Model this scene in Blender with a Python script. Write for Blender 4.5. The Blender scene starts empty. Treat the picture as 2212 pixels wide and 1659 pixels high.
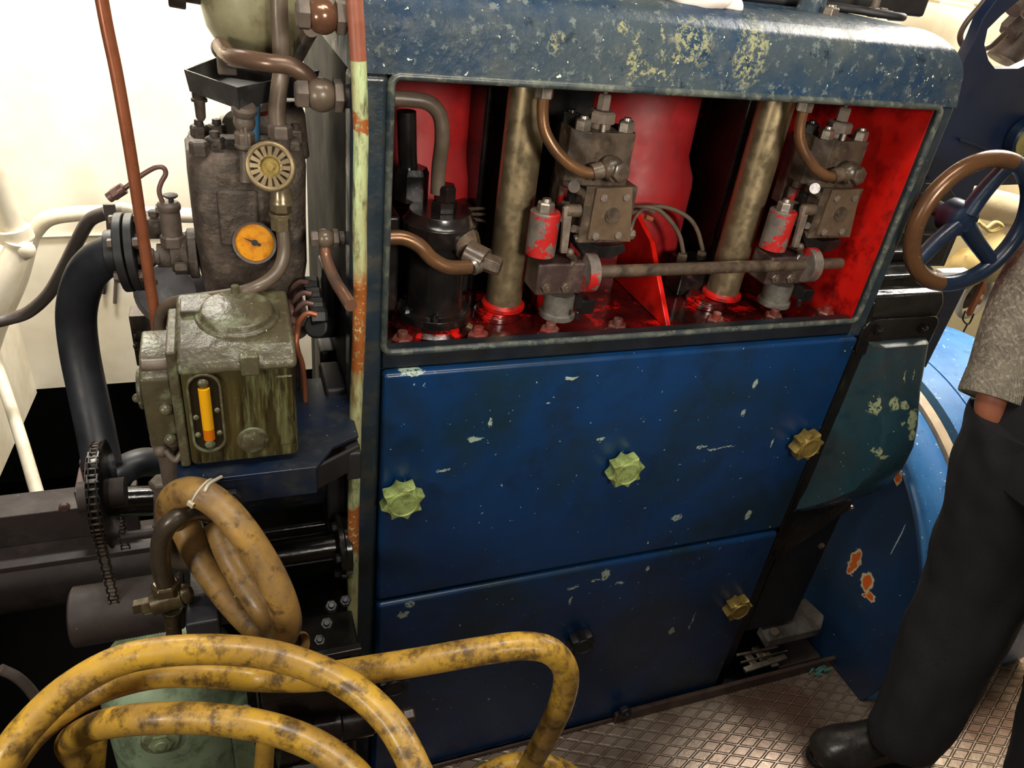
import bpy, bmesh, math, random
from mathutils import Vector as V, Matrix, noise as mnoise
random.seed(7)
PI = math.pi
S = bpy.context.scene
C = S.collection

# ------------------------------------------------------------------ camera
RX = V((0.93712347, -0.32913123, 0.11606995))      # camera right in the room
RD = V((-0.08207692, -0.53109812, -0.84332566))    # camera down
RF = V((0.33920935, 0.7807736, -0.52471859))       # camera forward
EYE = V((0, 0, 1.62)); FOC = 1618.0
cam_data = bpy.data.cameras.new('camera'); cam = bpy.data.objects.new('camera', cam_data); C.objects.link(cam)
m = Matrix((RX, -RD, -RF)).transposed().to_4x4(); m.translation = EYE
cam.matrix_world = m
cam_data.sensor_width = 36.0; cam_data.lens = FOC / 2212 * 36; cam_data.clip_start = 0.02
S.camera = cam
# ------------------------------------------------------------------ world, lights, exposure
w = bpy.data.worlds.new('room_air'); S.world = w; w.use_nodes = True
w.node_tree.nodes['Background'].inputs[0].default_value = (1.0, 0.93, 0.82, 1)
w.node_tree.nodes['Background'].inputs[1].default_value = 0.045
def area(name, loc, target, size, power, col=(1, .93, .82)):
    d = bpy.data.lights.new(name, 'AREA'); d.energy = power; d.size = size[0]; d.size_y = size[1]; d.shape = 'RECTANGLE'; d.color = col
    o = bpy.data.objects.new(name, d); C.objects.link(o); o.location = loc
    o.rotation_euler = (V(target) - V(loc)).to_track_quat('-Z', 'Y').to_euler(); return o
area('ceiling_tube_light_far', (2.5, 1.75, 2.45), (1.3, 1.0, 0.3), (1.2, .6), 98)
area('bulkhead_light_hull', (-0.26, 1.80, 2.02), (-0.18, 2.2, 1.35), (.3, .16), 33, (1, .965, .90))
area('fill_light_behind', (0.45, -1.1, 1.95), (0.66, 1.2, 1.34), (.4, .3), 4.2).data.spread = math.radians(46)  # added fill lamp behind the viewer, narrowed to brighten the red cylinders
area('bulkhead_light_left', (-0.80, 0.15, 1.46), (0.55, 0.95, 1.1), (.16, .22), 6.5)
area('ceiling_tube_light_near', (-0.1, 0.42, 2.45), (0.0, 0.6, 0.5), (.7, .2), 9)
area('ceiling_tube_light_over_engine', (0.45, 0.55, 2.45), (0.45, 1.0, 1.5), (.9, .2), 12)
S.view_settings.view_transform = 'Standard'; S.view_settings.look = 'None'
S.view_settings.gamma = 1; S.view_settings.exposure = 0.0; S.view_settings.use_curve_mapping = False

# ------------------------------------------------------------------ helpers
def P(px, py, Y=None, X=None, Z=None, d=None):
    """room point seen at a pixel of the 2212x1659 frame, at a measured plane of the room"""
    r = RX * (px - 1106) + RD * (py - 829.5) + RF * FOC
    if Y is not None: t = Y / r.y
    elif X is not None: t = X / r.x
    elif Z is not None: t = (Z - EYE.z) / r.z
    else: t = d / FOC
    return r * t + EYE
def wpx(p, n):                     # real length of n pixels at point p
    return n * ((p - EYE).dot(RF)) / FOC

ORG = {}
def frame(axis):
    a = V(axis).normalized()
    u = a.cross(V((0, 0, 1)))
    if u.length < 1e-3: u = a.cross(V((0, 1, 0)))
    u.normalize(); v = a.cross(u).normalized()
    return a, u, v
def spline(pts, n=6, closed=False):
    pts = [V(p) for p in pts]
    if len(pts) < 3: return pts
    out = []; N = len(pts); rng = range(N if closed else N - 1)
    for i in rng:
        if closed: a, b, c, d = pts[(i-1) % N], pts[i], pts[(i+1) % N], pts[(i+2) % N]
        else:
            b, c = pts[i], pts[i+1]
            a = pts[i-1] if i else b * 2 - c
            d = pts[i+2] if i + 2 < N else c * 2 - b
        for k in range(n):
            t = k / n
            out.append(0.5 * ((2*b) + (c-a)*t + (2*a-5*b+4*c-d)*t*t + (3*b-a-3*c+d)*t*t*t))
    if not closed: out.append(pts[-1])
    return out
class MB:
    def __init__(s): s.b = bmesh.new()
    def face(s, vs):
        try: s.b.faces.new(vs)
        except ValueError: pass
    def hexa(s, P8):               # 8 points, bottom loop 0-3, top loop 4-7
        v = [s.b.verts.new(p) for p in P8]
        for f in ((0,3,2,1),(4,5,6,7),(0,1,5,4),(1,2,6,5),(2,3,7,6),(3,0,4,7)): s.face([v[i] for i in f])
        return v
    def box(s, a, b):
        x0,y0,z0 = a; x1,y1,z1 = b
        s.hexa([(x0,y0,z0),(x1,y0,z0),(x1,y1,z0),(x0,y1,z0),(x0,y0,z1),(x1,y0,z1),(x1,y1,z1),(x0,y1,z1)]); return s
    def obox(s, c, ux, uy, uz):
        c=V(c);ux=V(ux);uy=V(uy);uz=V(uz)
        s.hexa([c-ux-uy-uz,c+ux-uy-uz,c+ux+uy-uz,c-ux+uy-uz,c-ux-uy+uz,c+ux-uy+uz,c+ux+uy+uz,c-ux+uy+uz]); return s
    def loops(s, L, closed=True, cap0=True, cap1=True):
        R = [[s.b.verts.new(p) for p in l] for l in L]
        for a, b in zip(R, R[1:]):
            n = len(a)
            for i in range(n if closed else n-1):
                j = (i+1) % n; s.face([a[i], a[j], b[j], b[i]])
        if cap0: s.face(R[0][::-1])
        if cap1: s.face(R[-1])
        return R
    def cyl(s, p0, p1, r0, r1=None, n=24, cap=True):
        p0=V(p0);p1=V(p1); r1 = r0 if r1 is None else r1
        a,u,v = frame(p1-p0)
        s.loops([[p+(u*math.cos(t)+v*math.sin(t))*r for t in [2*PI*i/n for i in range(n)]] for p,r in ((p0,r0),(p1,r1))], cap0=cap, cap1=cap); return s
    def hexn(s, p0, axis, r, h, bolt=0, rot=0):          # hexagonal nut or bolt head along axis
        p0=V(p0); a,u,v = frame(axis)
        for i0,(h0,h1,rr0,rr1) in enumerate(((0,h*.82,r,r),(h*.82,h,r,r*.84))):
            s.loops([[p0+a*hh+(u*math.cos(t+rot)+v*math.sin(t+rot))*rr for t in [2*PI*i/6 for i in range(6)]] for hh,rr in ((h0,rr0),(h1,rr1))], cap0=i0==0)
        if bolt: s.cyl(p0+a*h*.9, p0+a*(h+bolt), r*.52, r*.46, 14)
        return s
    def lathe(s, o, axis, prof, n=32, cap=True):         # prof: (height, radius)
        o=V(o); a,u,v = frame(axis)
        s.loops([[o+a*h+(u*math.cos(t)+v*math.sin(t))*max(r,1e-4) for t in [2*PI*i/n for i in range(n)]] for h,r in prof], cap0=cap, cap1=cap); return s
    def tube(s, pts, r, n=14, k=6, closed=False, cap=True, flat=None):
        pts = spline(pts, k, closed) if k else [V(p) for p in pts]
        N = len(pts); rs = r if callable(r) else (lambda t: r)
        L = []; u = None
        for i, p in enumerate(pts):
            if closed: tg = (pts[(i+1) % N]-pts[i-1]).normalized()
            else: tg = (pts[min(i+1,N-1)]-pts[max(i-1,0)]).normalized()
            if u is None: u = frame(tg)[1]
            u = (u - tg*u.dot(tg)).normalized(); v = tg.cross(u)
            rr = rs(i/max(1,N-1))
            L.append([p+(u*math.cos(t)+v*math.sin(t))*rr for t in [2*PI*j/n for j in range(n)]])
        if closed:
            L.append(L[0])
            R = [[s.b.verts.new(q) for q in l] for l in L[:-1]]; R.append(R[0])
            # best twist match at the seam
            off = min(range(n), key=lambda o: (L[-2][0]-L[0][o]).length)
            for a, b in zip(R, R[1:]):
                o = off if b is R[0] else 0
                for i in range(n): s.face([a[i], a[(i+1)%n], b[(i+1+o)%n], b[(i+o)%n]])
        else: s.loops(L, cap0=cap, cap1=cap)
        return s
    def ball(s, c, r, n=20, sc=(1,1,1), jit=0):
        c=V(c); L=[]
        m_ = n//2
        for i in range(m_+1):
            a = PI*i/m_
            L.append([c+V((math.sin(a)*math.cos(t)*r*sc[0], math.sin(a)*math.sin(t)*r*sc[1], math.cos(a)*r*sc[2])) for t in [2*PI*j/n for j in range(n)]])
        if jit:
            L = [[p+mnoise.noise_vector(p*40)*jit for p in l] for l in L]
        L[0] = [L[0][0]+V((1e-5*math.cos(j),1e-5*math.sin(j),0)) for j in range(n)]
        L[-1] = [L[-1][0]+V((1e-5*math.cos(j),1e-5*math.sin(j),0)) for j in range(n)]
        s.loops(L); return s
    def prism(s, pts, vec):
        vec=V(vec); s.loops([[V(p) for p in pts],[V(p)+vec for p in pts]]); return s
    def loft(s, secs, n=32, e=4, noise_amp=0):           # secs: (z, cx, cy, hx, hy) superellipse sections stacked upward
        L=[]
        for z,cx,cy,hx,hy in secs:
            l=[]
            for j in range(n):
                t=2*PI*j/n; ct,st=math.cos(t),math.sin(t)
                q=V((cx+hx*math.copysign(abs(ct)**(2/e),ct), cy+hy*math.copysign(abs(st)**(2/e),st), z))
                if noise_amp: q += mnoise.noise_vector(q*25)*noise_amp
                l.append(q)
            L.append(l)
        s.loops(L); return s
    def build(s, name, mat, parent=None, bevel=0, seg=2, smooth=38, label=None, sub=0):
        b = s.b
        bmesh.ops.remove_doubles(b, verts=b.verts, dist=1e-6)
        bmesh.ops.recalc_face_normals(b, faces=b.faces)
        if parent is not None: o = V(ORG[parent.name])
        else:
            xs=[v.co.x for v in b.verts]; ys=[v.co.y for v in b.verts]; zs=[v.co.z for v in b.verts]
            o = V(((min(xs)+max(xs))/2,(min(ys)+max(ys))/2,min(zs)))
        bmesh.ops.translate(b, verts=b.verts, vec=-o)
        me = bpy.data.meshes.new(name); b.to_mesh(me); b.free()
        for f in me.polygons: f.use_smooth = True
        if smooth < 180: me.set_sharp_from_angle(angle=math.radians(smooth))
        me.materials.append(mat)
        ob = bpy.data.objects.new(name, me); C.objects.link(ob)
        if parent is not None: ob.parent = parent
        else: ob.location = o
        ORG[ob.name] = o
        if bevel:
            md = ob.modifiers.new('edge', 'BEVEL'); md.width = bevel; md.segments = seg; md.limit_method = 'ANGLE'; md.angle_limit = math.radians(40)
            md.harden_normals = True
        if sub:
            md = ob.modifiers.new('sub', 'SUBSURF'); md.levels = sub; md.render_levels = sub
        if label: ob['label'] = label
        return ob
def tag(o, label, cat, group=None):
    o['label'] = label; o['category'] = cat
    if group: o['group'] = group
    return o
def thing(name, label, cat, loc, group=None):
    o = bpy.data.objects.new(name, None); C.objects.link(o); o.location = loc; o.empty_display_size = .05
    ORG[o.name] = V(loc); return tag(o, label, cat, group)
def structure(o): o['kind'] = 'structure'; return o
def dup(root, delta, label, group=None):
    def rec(o, par):
        c = o.copy(); C.objects.link(c)
        if par is not None: c.parent = par
        for ch in list(o.children): rec(ch, c)
        return c
    r = rec(root, None); r.location = V(root.location)+V(delta)
    if root.name in ORG: ORG[r.name] = ORG[root.name]+V(delta)
    r['label'] = label
    if group: r['group'] = group
    return r

# ------------------------------------------------------------------ materials
def lin(c):
    return tuple(((x/255)/12.92 if x/255 <= .04045 else ((x/255+.055)/1.055)**2.4) for x in c)+(1,)
class NT:
    def __init__(s, name):
        s.m = bpy.data.materials.new(name); s.m.use_nodes = True; s.t = s.m.node_tree; s.b = s.t.nodes['Principled BSDF']
        s.co = s.n('ShaderNodeTexCoord').outputs['Object']
    def n(s, k): return s.t.nodes.new(k)
    def l(s, a, b): s.t.links.new(a, b)
    def noise(s, scale, detail=4, rough=.55, vec=None, dist=0):
        q = s.n('ShaderNodeTexNoise'); q.inputs['Scale'].default_value = scale; q.inputs['Detail'].default_value = detail
        q.inputs['Roughness'].default_value = rough; q.inputs['Distortion'].default_value = dist
        s.l(vec or s.co, q.inputs['Vector']); return q.outputs['Fac']
    def ramp(s, f, a, b, va=0, vb=1):
        q = s.n('ShaderNodeMapRange'); q.inputs[1].default_value = a; q.inputs[2].default_value = b; q.inputs[3].default_value = va; q.inputs[4].default_value = vb
        s.l(f, q.inputs[0]); return q.outputs[0]
    def mix(s, f, a, b):
        q = s.n('ShaderNodeMix'); q.data_type = 'RGBA'
        for i, x in ((0, f), (6, a), (7, b)):
            if hasattr(x, 'is_linked') or hasattr(x, 'links'): s.l(x, q.inputs[i])
            else: q.inputs[i].default_value = x
        return q.outputs[2]
    def math(s, op, a, b=None, c=None):
        q = s.n('ShaderNodeMath'); q.operation = op
        for i, x in enumerate((a, b, c)):
            if x is None: continue
            if isinstance(x, (int, float)): q.inputs[i].default_value = x
            else: s.l(x, q.inputs[i])
        return q.outputs[0]
    def map(s, scale=(1,1,1), rot=(0,0,0), loc=(0,0,0), vec=None):
        q = s.n('ShaderNodeMapping'); q.inputs['Scale'].default_value = scale; q.inputs['Rotation'].default_value = rot; q.inputs['Location'].default_value = loc
        s.l(vec or s.co, q.inputs['Vector']); return q.outputs[0]
    def bump(s, f, strength, dist=.001, nrm=None):
        q = s.n('ShaderNodeBump'); q.inputs['Strength'].default_value = strength; q.inputs['Distance'].default_value = dist
        s.l(f, q.inputs['Height'])
        if nrm: s.l(nrm, q.inputs['Normal'])
        return q.outputs[0]
    def out(s, col=None, rough=None, metal=None, nrm=None):
        for k, x in (('Base Color', col), ('Roughness', rough), ('Metallic', metal), ('Normal', nrm)):
            if x is None: continue
            if hasattr(x, 'links'): s.l(x, s.b.inputs[k])
            else: s.b.inputs[k].default_value = x
        return s.m
    def blobs(s, lst, wob=.012, wscale=60, plane='xz', edge=.12, porous=0):
        """marks of own place and size: (a, b, ra, rb) in the object's plane; returns mask"""
        nz = s.n('ShaderNodeTexNoise'); nz.inputs['Scale'].default_value = wscale; nz.inputs['Detail'].default_value = 5
        s.l(s.co, nz.inputs['Vector'])
        off = s.n('ShaderNodeVectorMath'); off.operation = 'MULTIPLY_ADD'
        s.l(nz.outputs['Color'], off.inputs[0]); off.inputs[1].default_value = (wob*2,)*3
        add = s.n('ShaderNodeVectorMath'); add.operation = 'SUBTRACT'; s.l(s.co, add.inputs[0]); add.inputs[1].default_value = (wob,)*3
        s.l(add.outputs[0], off.inputs[2])
        sep = s.n('ShaderNodeSeparateXYZ'); s.l(off.outputs[0], sep.inputs[0])
        A = sep.outputs['XYZ'.index(plane[0].upper())]; B = sep.outputs['XYZ'.index(plane[1].upper())]
        acc = None
        for a, b, ra, rb in lst:
            da = s.math('MULTIPLY', s.math('SUBTRACT', A, a), 1/ra); db = s.math('MULTIPLY', s.math('SUBTRACT', B, b), 1/rb)
            d2 = s.math('ADD', s.math('MULTIPLY', da, da), s.math('MULTIPLY', db, db))
            acc = d2 if acc is None else s.math('MINIMUM', acc, d2)
        m_ = s.ramp(acc, 1+edge, 1-edge)
        if porous: m_ = s.math('MULTIPLY', m_, s.ramp(s.noise(130, 5, .75), porous, porous+.05))
        return m_
def paint(name, base, alt=None, alt_amt=.5, alt_scale=9, chip=None, chip_t=.73, chip_scale=70, chip_soft=.02, chip_amt=1, rough=.45, bump=.3, bscale=60, dirt=None, dirt_amt=.5, dirt_scale=22, metal=0, speck=None, speck_t=.8, bdist=.001, marks=None, stretch=None, coat=0):
    t = NT(name); col = lin(base)
    v = t.map(stretch) if stretch else t.co
    if alt: col = t.mix(t.ramp(t.noise(alt_scale, 6, .65, v), .56-.2*alt_amt, .62, 0, min(1,alt_amt*1.15)), col, lin(alt))
    if dirt: col = t.mix(t.ramp(t.noise(dirt_scale, 7, .7, v), .5, .63, 0, min(1,dirt_amt*1.2)), col, lin(dirt))
    if chip: col = t.mix(t.ramp(t.noise(chip_scale, 5, .7), chip_t, chip_t+chip_soft, 0, chip_amt), col, lin(chip))
    if marks:
        for lst, c_, kw in marks: col = t.mix(t.blobs(lst, **kw), col, lin(c_))
    if speck: col = t.mix(t.ramp(t.noise(260, 1, .4), speck_t, speck_t+.03), col, lin(speck))
    n1 = t.noise(bscale, 5, .6)
    r = t.ramp(t.noise(bscale*.4, 3, .6), .3, .7, max(.03, rough-.12), min(1, rough+.14))
    mm = t.out(col, r, metal, t.bump(n1, bump, bdist))
    if coat: t.b.inputs['Coat Weight'].default_value = coat; t.b.inputs['Coat Roughness'].default_value = .15
    return mm
FY = 0.934        # front plane of the engine casing
# ------------------------------------------------------------------ materials in use
M = {}
M['dusty'] = paint('brown_dusty_iron', (82,70,60), (52,44,38), .9, 12, dirt=(116,102,88), dirt_amt=.5, dirt_scale=30, rough=.6, bump=1.0, bscale=24, bdist=.009, speck=(190,180,165), speck_t=.79)
M['dusty_s'] = paint('brown_dusty_fittings', (98,86,76), (70,60,54), .7, 30, dirt=(130,115,100), dirt_amt=.3, rough=.5, bump=.3, bscale=90)
M['oily'] = paint('oily_brown_steel', (74,62,50), (42,34,28), .8, 24, dirt=(120,102,84), dirt_amt=.3, rough=.33, bump=.25, bscale=80)
M['steel'] = paint('worn_steel', (168,158,145), (120,108,95), .6, 30, rough=.34, metal=.85, bump=.15, bscale=90)
M['blackoil'] = paint('black_oily_paint', (18,17,17), (34,29,27), .6, 20, rough=.22, bump=.5, bscale=45, dirt=(60,30,22), dirt_amt=.25, dirt_scale=12)
M['blackmatt'] = paint('black_matt_paint', (24,24,26), (38,36,36), .6, 12, rough=.5, bump=.4, bscale=50, speck=(120,118,110), speck_t=.83)
M['blackgloss'] = paint('black_glossy_paint', (20,19,18), (30,27,24), .6, 20, rough=.17, bump=.55, bscale=26, bdist=.002)
M['navy'] = paint('dark_navy_paint', (14,32,62), (18,30,50), .5, 7, rough=.42, bump=.25, bscale=40, speck=(170,185,190), speck_t=.845)
M['bluebracket'] = paint('blue_bracket_paint', (18,32,54), (28,32,38), .8, 10, rough=.38, bump=.4, bscale=50, dirt=(46,50,54), dirt_amt=.5, dirt_scale=40, speck=(170,185,180), speck_t=.78)
M['red'] = paint('red_engine_paint', (196,22,14), (150,10,8), .6, 8, rough=.36, bump=.45, bscale=45, dirt=(40,6,5), dirt_amt=.5, dirt_scale=16)
M['redoil'] = paint('red_paint_under_oil', (84,12,10), (20,10,9), 1.0, 18, chip=(186,18,12), chip_t=.57, chip_scale=17, chip_soft=.05, rough=.16, bump=.6, bscale=35, dirt=(18,9,9), dirt_amt=.95, dirt_scale=26, coat=.4)
M['redworn'] = paint('worn_red_paint_on_steel', (104,96,88), (74,66,60), .8, 30, chip=(156,26,24), chip_t=.51, chip_scale=20, rough=.4, bump=.3, bscale=90)
M['brass'] = paint('tarnished_brass_tube', (160,142,110), (140,122,92), .3, 4, rough=.36, metal=.85, bump=.06, bscale=120, stretch=(1,1,.3))
M['copperbrown'] = paint('tarnished_copper_tube', (128,92,62), (88,66,50), .7, 18, rough=.3, metal=.6, bump=.15, bscale=90)
M['brownpipe'] = paint('brown_painted_pipe', (98,84,70), (74,64,54), .6, 18, rough=.36, bump=.2, bscale=80)
M['copper'] = paint('copper_pipe_orange', (156,92,62), (122,68,46), .5, 20, chip=(225,190,160), chip_t=.72, chip_scale=60, rough=.34, metal=.35, bump=.1)
M['capillary'] = paint('dull_copper_capillary', (118,88,80), (90,66,60), .5, 20, rough=.4, metal=.3)
M['patina'] = paint('olive_patina_cast_metal', (88,82,62), (62,54,38), .8, 12, dirt=(124,132,102), dirt_amt=.55, dirt_scale=26, rough=.34, bump=.9, bscale=30, bdist=.004, speck=(200,200,175), speck_t=.77)
M['patina_oil'] = paint('oil_streaked_cast_metal', (76,68,38), (30,23,12), 1.0, 28, dirt=(118,122,82), dirt_amt=.6, dirt_scale=34, rough=.24, bump=.5, bscale=40, stretch=(1.6,1,.16))
M['bowl'] = paint('olive_cream_bowl', (146,142,110), (112,104,76), .7, 8, dirt=(92,80,52), dirt_amt=.6, dirt_scale=20, rough=.4, bump=.5, bscale=22, bdist=.002)
M['amber'] = NT('amber_oil_glass').out(lin((236,170,22)), .15)
M['amber2'] = NT('orange_oil_sediment').out(lin((205,110,14)), .2)
M['glassdark'] = NT('dark_recess').out(lin((30,24,14)), .35)
M['hose'] = paint('yellow_dirty_hose', (206,162,54), (166,128,60), .95, 14, dirt=(104,78,38), dirt_amt=.9, dirt_scale=40, rough=.4, bump=.4, bscale=70, chip=(82,60,32), chip_t=.52, chip_scale=42, chip_soft=.16, chip_amt=.85, coat=.1)
M['hosebrown'] = paint('yellow_hose_brown_dirt', (176,136,66), (124,98,66), 1.0, 14, dirt=(84,62,38), dirt_amt=.75, dirt_scale=34, rough=.45, bump=.5, bscale=60)
M['green'] = paint('pale_green_paint', (172,196,160), (146,168,136), .6, 10, chip=(196,214,168), chip_t=.68, chip_scale=30, dirt=(92,96,74), dirt_amt=.5, dirt_scale=20, rough=.38, bump=.5, bscale=40)
M['knobgreen'] = paint('green_tarnished_knob', (164,182,112), (126,140,76), .7, 40, dirt=(84,80,40), dirt_amt=.5, dirt_scale=60, rough=.38, bump=.4, bscale=80, metal=.2)
M['knobbrass'] = paint('brass_knob', (160,138,74), (128,106,56), .6, 40, dirt=(76,60,30), dirt_amt=.4, rough=.34, bump=.3, bscale=80, metal=.45)
M['rust_green'] = paint('rust_and_pale_green_pipe', (184,204,150), (140,80,38), .62, 11, dirt=(70,58,34), dirt_amt=.75, dirt_scale=50, rough=.45, bump=.4, bscale=60, stretch=(1.4,1.4,.35), marks=[([(0,1.13,.5,.075),(0,.765,.5,.05),(0,1.395,.5,.012)],(152,84,34),dict(wob=.03,wscale=30,edge=.3,porous=.40)),([(0,.22,.5,.30)],(58,46,34),dict(wob=.04,wscale=25,edge=.2))])
M['copperpaint'] = paint('red_brown_pipe_end', (148,86,64), (112,62,46), .5, 10, rough=.35)
M['rubber'] = paint('black_rubber_hose', (34,35,40), (52,54,60), .6, 8, rough=.45, bump=.15, bscale=30, speck=(120,120,125), speck_t=.83)
M['whitepipe'] = paint('cream_painted_pipe', (214,206,186), (184,172,146), .5, 9, rough=.4, bump=.3, bscale=40)
M['cable'] = paint('grey_brown_cable', (74,66,62), (100,90,84), .5, 20, rough=.5, bump=.2)
M['brownsteel'] = paint('brown_primer_steel', (54,44,42), (36,30,30), .7, 10, dirt=(64,54,52), dirt_amt=.4, rough=.6, bump=.4, speck=(160,145,140), speck_t=.81)
M['plastic'] = NT('clear_cable_tie').out(lin((205,195,175)), .3)
M['lightblue'] = None
M['silver'] = paint('bare_bright_steel', (200,198,192), (150,145,138), .5, 40, rough=.22, metal=.95)
M['cream'] = paint('cream_painted_metal', (226,212,170), (206,190,146), .5, 5, rough=.45, bump=.1)
M['beigecloth'] = paint('beige_sack_cloth', (206,190,156), (170,152,120), .5, 9, rough=.9, bump=.6, bscale=160)
M['whitecloth'] = paint('white_cloth', (238,226,214), (222,202,190), .5, 9, rough=.9, bump=.5, bscale=70)
M['ropeyellow'] = paint('yellow_cord', (226,200,130), None, rough=.8)

# ------------------------------------------------------------------ the room
def plate_mat():
    t = NT('rhombic_floor_plate'); sep = t.n('ShaderNodeSeparateXYZ'); t.l(t.n('ShaderNodeNewGeometry').outputs['Position'], sep.inputs[0])
    a = math.radians(24.8); k = 1/.0285
    def fam(sg):
        u = t.math('ADD', t.math('MULTIPLY', sep.outputs[0], sg*math.sin(a)*k), t.math('MULTIPLY', sep.outputs[1], math.cos(a)*k))
        f = t.math('FRACT', u); return t.math('ABSOLUTE', t.math('SUBTRACT', f, .5))     # .5 at the line
    mx = t.math('MAXIMUM', fam(1), fam(-1))
    ridge = t.ramp(mx, .445, .465); groove = t.math('MULTIPLY', t.ramp(mx, .385, .41), t.math('SUBTRACT', 1, ridge))
    wear = t.ramp(t.noise(3.2, 4, .6), .4, .62)
    col = t.mix(wear, lin((118,92,78)), lin((176,160,144)))
    col = t.mix(t.math('MULTIPLY', ridge, .35), col, lin((196,178,160)))
    col = t.mix(t.math('MULTIPLY', groove, .75), col, lin((70,54,44)))
    col = t.mix(t.ramp(t.noise(45, 5, .7), .56, .66, 0, .35), col, lin((86,68,58)))
    col = t.mix(t.ramp(t.noise(160, 1, .4), .79, .81), col, lin((215,205,185)))
    h = t.math('ADD', t.math('MULTIPLY', t.ramp(mx, .37, .44), -1), t.math('MULTIPLY', ridge, 1.3))
    n0 = t.bump(t.noise(110, 4, .6), .35, .0012)
    return t.out(col, t.ramp(t.noise(20, 4, .6), .3, .7, .26, .44), .55, t.bump(h, .7, .0015, n0))
M['floor'] = plate_mat()
b = MB(); b.box((.20, -1.6, -.012), (1.60, .915, 0)); b.box((1.60, -1.6, -.012), (3.6, .80, 0)); b.box((-1.6, -1.6, -.012), (.20, .58, 0))
o = structure(b.build('floor', M['floor'], label='brown steel floor plates with raised rhombic ridges'))
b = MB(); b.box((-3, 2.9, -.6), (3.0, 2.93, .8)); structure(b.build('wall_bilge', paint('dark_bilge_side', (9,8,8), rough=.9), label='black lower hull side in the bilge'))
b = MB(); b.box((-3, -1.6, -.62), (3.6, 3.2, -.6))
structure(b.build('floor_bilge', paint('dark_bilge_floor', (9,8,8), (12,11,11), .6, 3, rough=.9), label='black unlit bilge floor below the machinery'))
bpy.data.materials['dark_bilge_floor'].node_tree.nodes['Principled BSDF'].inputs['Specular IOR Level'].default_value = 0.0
def hull_mat():
    t = NT('cream_white_hull_paint')
    col = t.mix(t.ramp(t.noise(2.4, 4, .55), .4, .62), lin((232,226,210)), lin((206,196,172)))
    v = t.map((1, 1, .35))
    col = t.mix(t.ramp(t.noise(9, 6, .65, v), .6, .72, 0, .45), col, lin((150,138,122)))
    col = t.mix(t.blobs([(-.02,.36,.06,.018),(.03,.345,.05,.012)], wob=.04, wscale=30), col, lin((176,170,160)))
    return t.out(col, .5, 0, t.bump(t.noise(12, 4, .5), .25, .006))
b = MB()
HY = 2.2
b.box((-.575, HY, .272), (2.9, HY+.02, 2.7))
o = structure(b.build('wall_back', hull_mat(), label='white painted hull plating behind the machinery'))
b = MB()                          # weld seam along the plating
b.tube([P(x,y,Y=HY-.004) for x,y in ((5,512),(90,511),(180,508),(300,506),(420,505))], .004, 8)
structure(b.build('trim_1', paint('painted_weld', (205,195,175), rough=.5), label='cream painted weld seam running along the hull plating'))
b = MB()                          # the plating that returns towards the viewer at the left
pc = P(80,848,Y=HY); pf = P(-20,1070,X=pc.x-.002)
b.hexa([(pc.x-.02,HY,pc.z),(pc.x,HY,pc.z),(pc.x,pf.y,pf.z),(pc.x-.02,pf.y,pf.z),(pc.x-.02,HY,2.7),(pc.x,HY,2.7),(pc.x,pf.y,2.7),(pc.x-.02,pf.y,2.7)])
structure(b.build('wall_left', paint('cream_frame_paint', (222,214,194), (192,180,156), .6, 4, rough=.5, bump=.2, bscale=20), label='cream side plating at the left edge'))
b = MB(); b.box((3.0, -.2, -.6), (3.03, 3.2, 2.7)); b.box((2.9,2.2,-.6),(3.0,2.23,2.7))
structure(b.build('wall_right', paint('cream_bulkhead', (214,202,170), (196,180,146), .5, 3, rough=.5, bump=.1), label='cream bulkhead beyond the engine'))

# ------------------------------------------------------------------ engine casing
ex0, ex1 = .165, 1.105
eng = thing('engine_casing', 'large dark blue engine casing with a wide opening showing its red inside', 'engine', (.62, 1.15, -.3))
eo = ORG[eng.name]
def rel(l): return [(a-eo.x, c-eo.z, ra, rb) for a, c, ra, rb in l]
def fz(px, py, Y=FY):
    q = P(px, py, Y=Y); return q.x, q.z
chips = [fz(1200,95)+(.009,.014), fz(1350,60)+(.006,.01), fz(1368,130)+(.008,.03), fz(1500,95)+(.03,.024), fz(1472,125)+(.026,.008), fz(1625,115)+(.026,.04), fz(1385,150)+(.013,.009), fz(1430,120)+(.003,.04), fz(1466,110)+(.0012,.05), fz(1410,160)+(.03,.004)]
t = NT('weathered_slate_blue_paint')
col = t.mix(t.ramp(t.noise(7, 5, .6), .42, .6), lin((56,66,72)), lin((28,50,72)))
col = t.mix(t.ramp(t.noise(16, 6, .7), .5, .68, 0, .6), col, lin((80,84,80)))
col = t.mix(t.ramp(t.noise(60, 6, .75), .56, .62, 0, .7), col, lin((104,112,108)))
col = t.mix(t.ramp(t.noise(34, 6, .75), .60, .66, 0, .8), col, lin((22,34,44)))
col = t.mix(t.blobs(rel(chips), wob=.016, wscale=55, edge=.6, porous=.50), col, lin((128,128,96)))
col = t.mix(t.ramp(t.noise(150, 2, .4), .73, .76), col, lin((190,196,180)))
t.b.inputs['Specular IOR Level'].default_value = .16
M['engtop'] = t.out(col, t.ramp(t.noise(30, 4, .6), .35, .7, .38, .56), 0, t.bump(t.noise(30, 5, .6), .75, .004))
M['engpost'] = paint('dark_blue_grey_casing_paint', (34,44,50), (22,44,62), .7, 6, dirt=(56,56,50), dirt_amt=.7, dirt_scale=24, rough=.35, bump=.6, bscale=36, bdist=.0025, speck=(150,165,160), speck_t=.8)
M['englow'] = paint('dark_lower_casing_paint', (16,24,34), (24,24,24), .7, 5, rough=.4, bump=.4, bscale=40, bdist=.002, speck=(120,130,130), speck_t=.83)
M['engend'] = paint('grey_brown_end_face', (27,26,24), (18,18,17), .6, 6, rough=.75, bump=.5, bscale=28, bdist=.002, speck=(150,146,138), speck_t=.81)
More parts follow.
